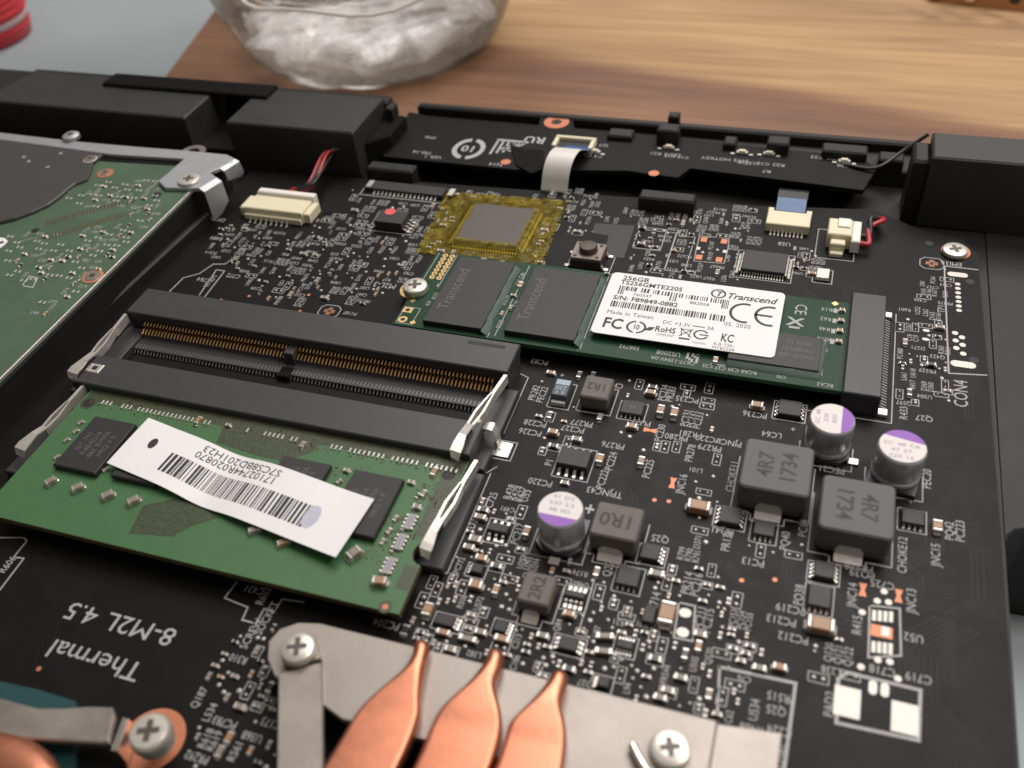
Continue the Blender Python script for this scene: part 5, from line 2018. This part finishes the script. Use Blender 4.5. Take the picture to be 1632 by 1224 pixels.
for k in range(90):
    x, y = at(rt2.uniform(0, 260), rt2.uniform(290, 600), zh)
    a_ = a0_ = rt2.choice((0, 90, 45, 135))
    pl = [(x, y)]
    for _k in range(3):
        L = rt2.uniform(1.5, 6)
        pl.append((pl[-1][0] + math.cos(R(a_)) * L, pl[-1][1] + math.sin(R(a_)) * L))
        a_ += rt2.choice((-45, 45))
    if all(px < hx1 - 1.2 and py < 30 for px, py in pl) and not any(inside(p_, cov) for p_ in pl):
        for d_ in range(rt2.randint(1, 4)):
            q.line([(px - d_ * .6 * math.sin(R(a0_)), py + d_ * .6 * math.cos(R(a0_))) for px, py in pl], .22, ZH + .005 + (k % 30) * .0004 + d_ * .0036)
ob('board_traces', q, 'hddtrace', hd_, kind='stuff')
# rows of contact holes and the lettering of the drive board
q = MB()
a0, a1 = Vector(at(75, 355, zh)), Vector(at(195, 322, zh))
b0, b1 = Vector(at(78, 378, zh)), Vector(at(192, 343, zh))
for i in range(22):
    for s_, e_ in ((a0, a1), (b0, b1)):
        p = s_.lerp(e_, i / 21)
        d = (e_ - s_).normalized()
        q.line([(p.x + d.y * .75, p.y - d.x * .75), (p.x - d.y * .75, p.y + d.x * .75)], .38, zh)
ob('contact_holes', q, 'fr4', hd_, kind='stuff')
q = MB()
for u, v, r in ((208, 321, .8), (249, 311, 1.1), (56, 367, .8)):
    q.disc(*at(u, v, zh), r, zh + .01, 14)
ob('board_holes', q, 'socket_in', hd_)
q = MB()
HO = []
for (u0, v0, u1, v1, n_) in ((130, 360, 210, 400, 110), (200, 285, 250, 320, 70), (150, 290, 260, 330, 60), (60, 395, 140, 420, 60), (205, 330, 255, 370, 50), (130, 395, 190, 440, 60), (110, 300, 200, 330, 40), (115, 400, 165, 470, 60), (12, 370, 100, 440, 60), (55, 480, 90, 505, 16), (100, 430, 150, 490, 40), (200, 355, 250, 400, 30), (30, 420, 80, 450, 20)):
    for _ in range(n_):
        u, v = random.uniform(u0, u1), random.uniform(v0, v1)
        x, y = at(u, v, zh)
        if x > hx1 - 2 or any(abs(x - a) < 1.5 and abs(y - b) < 1.3 for a, b in HO):
            continue
        HO.append((x, y))
        k = random.random()
        if k < .35:
            text(q, random.choice('RCQUD') + str(random.randint(1, 99)), x, y, zh, .85, random.choice((0, 90)), .85)
        elif k < .7:
            for d in (-.5, .5):
                q.box(x + d - .22, x + d + .22, y - .35, y + .35, zh, zh + .05)
        else:
            smd(random.choice(('capg', 'res', 'cap')), x, y, 1.0, .6, .4, random.choice((0, 90)), hd_, ZH)
q.line([at(35, 455, zh), at(47, 440, zh), at(60, 443, zh), at(52, 458, zh)], .3, zh, 0, True)
q.line([at(55, 430, zh), at(105, 410, zh)], .2, zh)
q.line([at(30, 385, zh), at(60, 378, zh)], .14, zh)
q.line([at(205, 335, zh), at(232, 328, zh)], .14, zh)
ob('silkscreen', q, 'silk', hd_, kind='stuff')

# bracket
ZBR = 8.9
br = thing('drive_bracket', 'bare zinc bracket strip clamping the back edge of the hard drive', 'bracket', (-80, 40, 0))
q = MB()
pts = [at(u, v, ZBR) for u, v in ((-40, 206), (0, 211), (120, 225), (210, 233), (300, 240), (362, 246), (372, 251), (371, 256), (350, 268), (334, 274), (346, 283), (318, 300), (263, 299), (252, 288), (262, 280), (293, 253), (180, 246), (0, 222), (-40, 217))]
q.prism(pts, ZBR - .75, ZBR, 0, .12)
ob('plate', q, 'zinc', br)
q = MB()
a, b = at(318, 300, ZBR), at(346, 283, ZBR)
a2, b2 = (a[0] + .9, a[1] - .2), (b[0] + .9, b[1])
q.strip([((a[0], a[1], ZBR - .1), (b[0], b[1], ZBR - .1)), ((a[0] + .9, a[1], ZBR - .8), (b[0] + .9, b[1], ZBR - .8)), ((a[0] + 1.0, a[1] - .2, 3.0), (b[0] + 1.0, b[1], 4.0)), ((a[0] + .9, a[1] - .1, 1.6), (b[0] + .2, b[1] - 2, 2.2))], 0, 0, .5)
ob('side_flange', q, 'zinc', br, sm=40)
q = MB()
a, b = at(371, 256, ZBR), at(350, 268, ZBR)
q.strip([((a[0] - .1, a[1] + .9, ZBR - .05), (b[0], b[1], ZBR - .05)), ((a[0] + .9, a[1] + .9, ZBR - .6), (b[0] + .9, b[1], ZBR - .6)), ((a[0] + 1.2, a[1] + .9, ZBR - 2.6), (b[0] + 1.2, b[1], ZBR - 2.2)), ((a[0] + .7, a[1] + .5, ZBR - 3.6), (b[0] + .7, b[1], ZBR - 2.6))], 0, 0, .5)
ob('end_curl', q, 'zinc', br, sm=40)
x, y = at(306, 238, 8.0)
q = MB()
q.lathe([(1.5, 6.8), (2.9, 6.8), (2.9, 7.4), (1.5, 7.4), (1.5, 6.8)], x, y, 24, cap=False)
ob('mounting_eye', q, 'nickel', br, sm=30)
q = MB()
x, y = at(115, 220, 8.6)
q.lathe([(1.9, ZBR + .01), (1.9, ZBR + .8), (1.4, ZBR + 1.1)], x + .6, y - .6, 18)
q.lathe([(.7, ZBR + 1.11), (.65, ZBR + 1.13)], x + .6, y - .6, 12, 1)
ob('rivet', q, ['zinc', 'brownkey'], br, sm=40)


# ================================================================== screws
def screw(u, v, zbase, r, h, label, m='screwhead', groove=.5, neck=None, tilt=0):
    x, y = at(u, v, zbase + h)
    t = thing('screw', label, 'screw', (x, y, zbase), 'cross head screws holding the boards')
    q = MB()
    prof = [(r * .98, zbase), (r, zbase + .1), (r, zbase + h * .62), (r * .95, zbase + h * .85), (r * .84, zbase + h * .97), (r * .42, zbase + h), (r * .40, zbase + h - .02)]
    if neck:
        prof = [(neck, zbase - 1.2), (neck, zbase - .01)] + prof
    # head with a cross shaped recess cut as an inner wall
    n = 48
    q.lathe(prof[:-1], x, y, n, cap=False)
    cross = []
    w_, l_ = r * .15, r * groove
    for a, b in ((l_, -w_), (l_, w_), (w_, w_), (w_, l_), (-w_, l_), (-w_, w_), (-l_, w_), (-l_, -w_), (-w_, -w_), (-w_, -l_), (w_, -l_), (w_, -w_)):
        t_ = R(20)
        cross.append((x + a * math.cos(t_) - b * math.sin(t_), y + a * math.sin(t_) + b * math.cos(t_)))
    q.disc(x, y, r * .43, zbase + h - .01, 32)
    ob('head', q, m, t, sm=35)
    q = MB()
    q.sheet(cross, zbase + h + .015)
    ob('cross_recess', q, 'recess', t)
    return t


screw(300, 284, ZBR + .02, 2.3, .7, 'screw in the zinc bracket over the hard drive corner')
screw(1523, 396, .14, 2.2, .9, 'screw on a copper ring at the rear right corner of the motherboard')
screw(661, 453, ZM + .03, 2.3, 1.4, 'screw fixing the left end of the solid state drive', groove=.55)
screw(473, 1030, 5.9, 2.1, 1.3, 'screw through the rounded end of the heat sink plate', groove=.6)
screw(1068, 1190, 4.9, 2.25, 1.2, 'screw with a wide washer at the right of the heat sink plate', groove=.5)
screw(236, 1164, 4.2, 2.45, 1.8, 'screw on an orange ring at the bottom left', groove=.55, neck=2.2)
x, y = at(661, 455, ZM)
q = MB()
q.lathe([(2.7, 0.03), (2.7, 2.2), (2.9, 2.3), (2.9, ZM - .85)], x, y, 30)
so = ob('standoff', q, 'gold', board, sm=35)

# ================================================================== heat sink
ZP = 4.8
hs = thing('heat_sink', 'steel heat sink plate carrying three copper heat pipes', 'heat sink', (40, -65, 0))
q = MB()
end = [at(u, v, ZP) for u, v in ((545, 1146), (497, 1110), (462, 1098), (437, 1076), (426, 1050), (428, 1022), (446, 1002), (475, 992), (510, 993))]
pl = end + [at(u, v, ZP) for u, v in ((1140, 1148), (1143, 1153), (1247, 1168), (1232, 1290), (1000, 1260))]
q.prism(pl, ZP - 1.0, ZP, 0, .12)
ob('plate', q, 'steel', hs)
q = MB()
q.line([at(1143, 1150, ZP), at(1128, 1240, ZP)], .25, ZP + .02)
ob('bend_line', q, 'brownkey', hs)
q = MB()
x, y = at(1068, 1192, ZP)
q.lathe([(4.3, ZP - .2), (4.2, ZP + .08), (3.4, ZP + .09)], x, y, 36)
ob('pressed_boss', q, 'steel', hs, sm=40)
q = MB()
a = [at(u, v, ZP + 1) for u, v in ((445, 1072), (450, 1058), (505, 1022), (514, 1060), (516, 1140), (517, 1300), (440, 1300), (443, 1150))]
q.prism([at(u, v, ZP + .9) for u, v in ((444, 1074), (512, 1056), (514, 1140), (516, 1300), (440, 1300), (443, 1140))], ZP + .03, ZP + 1.0, 0, .12)
ob('spring_arm', q, 'steel', hs)
q = MB()
p0, p1 = at(503, 1012, ZP + 1), at(513, 1056, ZP + 1)
q.prism([at(u, v, ZP + .9) for u, v in ((452, 1060), (448, 1030), (470, 1008), (502, 1010), (512, 1050))], ZP + .03, ZP + .95, 0, .12)
ob('arm_tip', q, 'steel', hs)
x, y = at(1020, 1215, ZP + .5)
q = MB()
q.tube([(x - 1.2, y + 1.6, ZP + .6), (x, y, ZP + .9), (x + 2.5, y - 2.6, ZP + .8)], .55, 8)
ob('spring_wire', q, 'nickel', hs, sm=50)
ZC = ZP + 1.3
PIPES = (
    (((666, 1021), (681, 1024)), ((660, 1028), (686, 1033)), ((657, 1048), (681, 1053)), ((641, 1072), (676, 1078)), ((604, 1105), (671, 1113)), ((573, 1136), (669, 1147)), ((541, 1188), (647, 1205)), ((492, 1270), (602, 1292))),
    (((785, 1036), (799, 1038)), ((779, 1042), (803, 1048)), ((770, 1060), (800, 1067)), ((749, 1089), (791, 1096)), ((708, 1128), (799, 1138)), ((690, 1157), (799, 1172)), ((666, 1215), (782, 1228)), ((628, 1290), (745, 1305))),
    (((886, 1071), (900, 1073)), ((879, 1076), (905, 1082)), ((868, 1094), (902, 1100)), ((847, 1120), (896, 1127)), ((815, 1153), (902, 1162)), ((804, 1183), (902, 1196)), ((790, 1226), (894, 1240)), ((758, 1295), (866, 1312))))
HALF = (.6, 1.05, 1.15, 1.2, 1.15, 1.1, 1.1, 1.1)
POW = (1.0, 1.0, .9, .6, .34, .28, .26, .26)
for st_ in PIPES:
    q = MB()
    n = 48
    la, ra = [], []
    for i, (l, r) in enumerate(st_):
        zc = ZP + .15 + HALF[i]
        la.append((*at(*l, zc), zc))
        ra.append((*at(*r, zc), zc))
    la, ra = smooth(la, 5), smooth(ra, 5)
    m_ = len(la)
    vs = []
    rows = [(-1, 0.35), (0, 0.8)] + [(i, 1.0) for i in range(1, m_)]
    for i, sc in rows:
        f = max(i, 0) / 5
        k0 = min(int(f), len(HALF) - 1)
        k1 = min(k0 + 1, len(HALF) - 1)
        hh = HALF[k0] + (HALF[k1] - HALF[k0]) * (f - k0)
        pw = POW[k0] + (POW[k1] - POW[k0]) * (f - k0)
        a, b = Vector(la[max(i, 0)]), Vector(ra[max(i, 0)])
        c, h = (a + b) / 2, (b - a) / 2 * sc
        if i < 0:
            d = (Vector(la[0]) - Vector(la[2])).normalized()
            c = c + d * .3
        hw, hv = h.length, hh * sc
        rc = min(hw, hv) * (1.0 if pw > .9 else .62 + .38 * max(0, (pw - .26) / .64))
        hd3 = h.normalized()
        for qx, qz, a0 in ((1, 1, 90), (1, -1, 0), (-1, -1, -90), (-1, 1, -180)):
            for k in range(12):
                t = R(a0 - 90 * k / 11)
                vs.append(c + hd3 * (qx * (hw - rc) + rc * math.cos(t)) + Vector((0, 0, qz * (hv - rc) + rc * math.sin(t))))
    m_ = len(rows)
    fs = []
    for i in range(m_ - 1):
        fs += [(i * n + k, (i + 1) * n + k, (i + 1) * n + (k + 1) % n, i * n + (k + 1) % n) for k in range(n)]
    fs.append(tuple(range(n)))
    fs.append(tuple(range((m_ - 1) * n, m_ * n))[::-1])
    q.add(vs, fs)
    ob('heat_pipe', q, 'copper', hs, sm=60)

# second cooler at the bottom left corner
hs2 = thing('heat_sink', 'steel arm and copper pipe of the cooler at the bottom left corner', 'heat sink', at(60, 1190, 3) + (0,))
q = MB()
mid_t = [at(u, v, 4.6) for u, v in ((-60, 1105), (0, 1112), (60, 1128), (100, 1128), (140, 1125), (178, 1126), (182, 1140), (172, 1182), (160, 1184), (60, 1178), (-60, 1172))]
q.prism(mid_t, 3.6, 4.6, 0, .2)
ob('spring_arm', q, 'steel', hs2)
q = MB()
q.prism([at(u, v, 3.6) for u, v in ((196, 1142), (206, 1146), (188, 1198), (176, 1196))], .3, 3.8, 0, .15)
ob('arm_foot', q, 'nickel', hs2)
q = MB()
pts = [(*at(u, v, 4.4), 4.4) for u, v in ((-90, 1208), (-20, 1216), (18, 1228), (45, 1256), (60, 1310))]
q.tube(smooth(pts, 4), [(3.7, 1.6)] * (4 * 4 + 1), 16)
ob('heat_pipe', q, 'copper', hs2, sm=80)
q = MB()
q.prism([at(u, v, 1.2) for u, v in ((-40, 1082), (0, 1085), (60, 1098), (120, 1117), (118, 1230), (-40, 1230))], .05, 1.2, 0, .1)
ob('green_carrier', q, 'teal', hs2)

# ================================================================== amber film over the controller
def film_z(x, y):
    x0, x1, y0, y1 = EC
    d = max(x0 - x, x - x1, y0 - y, y - y1)
    t = min(1, max(0, 1 - d / 2.2))
    z = .25 + 1.15 * t * t * (3 - 2 * t)
    return z + .10 * math.sin(x * 1.1 + y * .7) * math.sin(y * 1.3) * (1 - t)


FQ = [Vector((*at(u, v, .4), 0)) for u, v in ((712, 304), (905, 318), (865, 421), (662, 402))]
q = MB()
n = 56


def covered(i, j):
    d_ = min(i, j, n - 1 - i, n - 1 - j)
    if d_ < 2 and math.sin(i * 1.3 + 2 * math.sin(j * .7)) + math.sin(j * 1.9 + i * .4) > .9 - .0 * d_ and d_ < 1:
        return False
    p = FQ[3].lerp(FQ[2], (i + .5) / n).lerp(FQ[0].lerp(FQ[1], (i + .5) / n), (j + .5) / n)
    return not (EC[0] + .5 < p.x < EC[1] - .5 and EC[2] + .5 < p.y < EC[3] - .5)


q.add([(p.x, p.y, film_z(p.x, p.y)) for i in range(n + 1) for j in range(n + 1) for p in [FQ[3].lerp(FQ[2], i / n).lerp(FQ[0].lerp(FQ[1], i / n), j / n)]],
      [(i * (n + 1) + j, (i + 1) * (n + 1) + j, (i + 1) * (n + 1) + j + 1, i * (n + 1) + j + 1) for i in range(n) for j in range(n) if covered(i, j)])
ob('amber_tape', q, 'kapton', sm=60, label='square of translucent amber tape framing a grey chip', cat='tape')

# ================================================================== plugs and cables
x0, x1, y0, y1 = HDR
plug = thing('wire_plug', 'white plug with red and black wires pushed into the long cream header', 'cable plug', ((x0 + x1) / 2, y1, 1))
q = MB()
q.box(x0 + 1.6, x1 - .6, y1 - .6, y1 + 1.0, 1.0, 3.4, 0, .2)
ob('plug_body', q, 'white', plug)
xm = at(478, 298, 3)[0]
E0 = at(528, 246, 5)
for k, (m, dx) in enumerate((('red', 0), ('wireblack', .8), ('red', 1.6), ('wireblack', 2.3), ('red', -.7))):
    q = MB()
    q.tube(smooth([(x0 + 7 + k * 1.3, y1 + .8, 2.4), (xm + dx * .5 - 1, y1 + 1.8, 3.0), (xm + dx * .6 + 2.2, y1 + 3.4, 3.6 + (k % 2) * .7), (E0[0] - 1.5 + dx * .55, E0[1] - .8 + dx * .1, 4.4 + (k % 3) * .5), (E0[0] + dx * .6, E0[1] + 1.2, 5.2 + (k % 2) * .5), (E0[0] + dx * .6 + 1.5, E0[1] + 7, 2.0)], 5), .34, 8)
    ob('wire', q, m, plug, sm=60)

x0, x1, y0, y1 = PHD
plug = thing('wire_plug', 'small white plug with one red and one black lead at the rear right', 'cable plug', (x1, (y0 + y1) / 2, 1))
q = MB()
q.box(x1 + .05, x1 + 1.6, y0 + .2, y1 + .2, .4, 2.9, 0, .2)
q.box(x1 - 2.6, x1 - .4, y1 - 3.0, y1 - .2, 3.22, 3.5, 0, .1)
ob('plug_body', q, 'white', plug)
for k, m in enumerate(('red', 'wireblack')):
    q = MB()
    e = at(1406, 354, 2.4)
    yy = y0 + 1.6 + k * 2.4
    q.tube(smooth([(x1 + 1.5, yy, 1.7), (x1 + 3.2, yy - .2 + k * .2, 1.9), (e[0] - 2.2, e[1] - 2.4 + k * 1.6, 2.4 + k), (e[0] + .2 - k, e[1] + .4, 2.6), (e[0] - .5 - k, e[1] + 3.0, 1.2)], 5), .5, 8)
    ob('wire', q, m, plug, sm=60)

rib = thing('ribbon_cable', 'white flat ribbon cable arching from the strip board to the motherboard', 'ribbon cable', (*at(885, 300, 0), 0))
xa, xb = at(863, 300, .5)[0], at(905, 304, .5)[0]
y_0 = at(885, 303, .5)[1]
prof = [(y_0 - .2, .35), (y_0 + .3, 1.6), (y_0 + 1.1, 3.6), (y_0 + 2.6, 5.4), (y_0 + 4.8, 6.3), (y_0 + 7.2, 6.2), (y_0 + 9.6, 5.0), (y_0 + 11.2, 4.0)]
sp = smooth([(0, a, b) for a, b in prof], 4)
q = MB()
q.strip([((xa + .15 * (p.y - y_0), p.y, p.z), (xb + .15 * (p.y - y_0), p.y, p.z)) for p in sp], 0, 0, .14)
ob('film', q, 'ribbon', rib, sm=60)
e = sp[-1]
q = MB()
q.strip([((xa + 1.75, e.y + .05, e.z), (xb + 1.9, e.y + .05, e.z)), ((xa + 1.9, e.y + 2.2, 3.4), (xb + 2.1, e.y + 2.2, 3.4))], 0, 0, .3)
ob('blue_stiffener', q, 'blue', rib)

x0, x1, y0, y1 = RSK
rib = thing('ribbon_cable', 'blue stiffened end of a flat cable entering the cream socket', 'ribbon cable', ((x0 + x1) / 2, y1 + 2, 1))
q = MB()
q.strip([((x0 + 1.3, y1 + 1.0, 1.3), (x1 - 1.3, y1 + 1.0, 1.3)), ((x0 + 1.3, y1 + 4.2, 2.3), (x1 - 1.3, y1 + 4.2, 2.3))], 0, 0, .25)
ob('blue_stiffener', q, 'blue', rib)
q = MB()
q.strip([((x0 + 1.2, y1 + 4.25, 2.3), (x1 - 1.2, y1 + 4.25, 2.3)), ((x0 + 1.2, y1 + 6.5, 2.4), (x1 - 1.2, y1 + 6.5, 2.4)), ((x0 + 1.2, y1 + 8.5, 1.6), (x1 - 1.2, y1 + 8.5, 1.6))], 0, 0, .14)
ob('film', q, 'wireblack', rib)
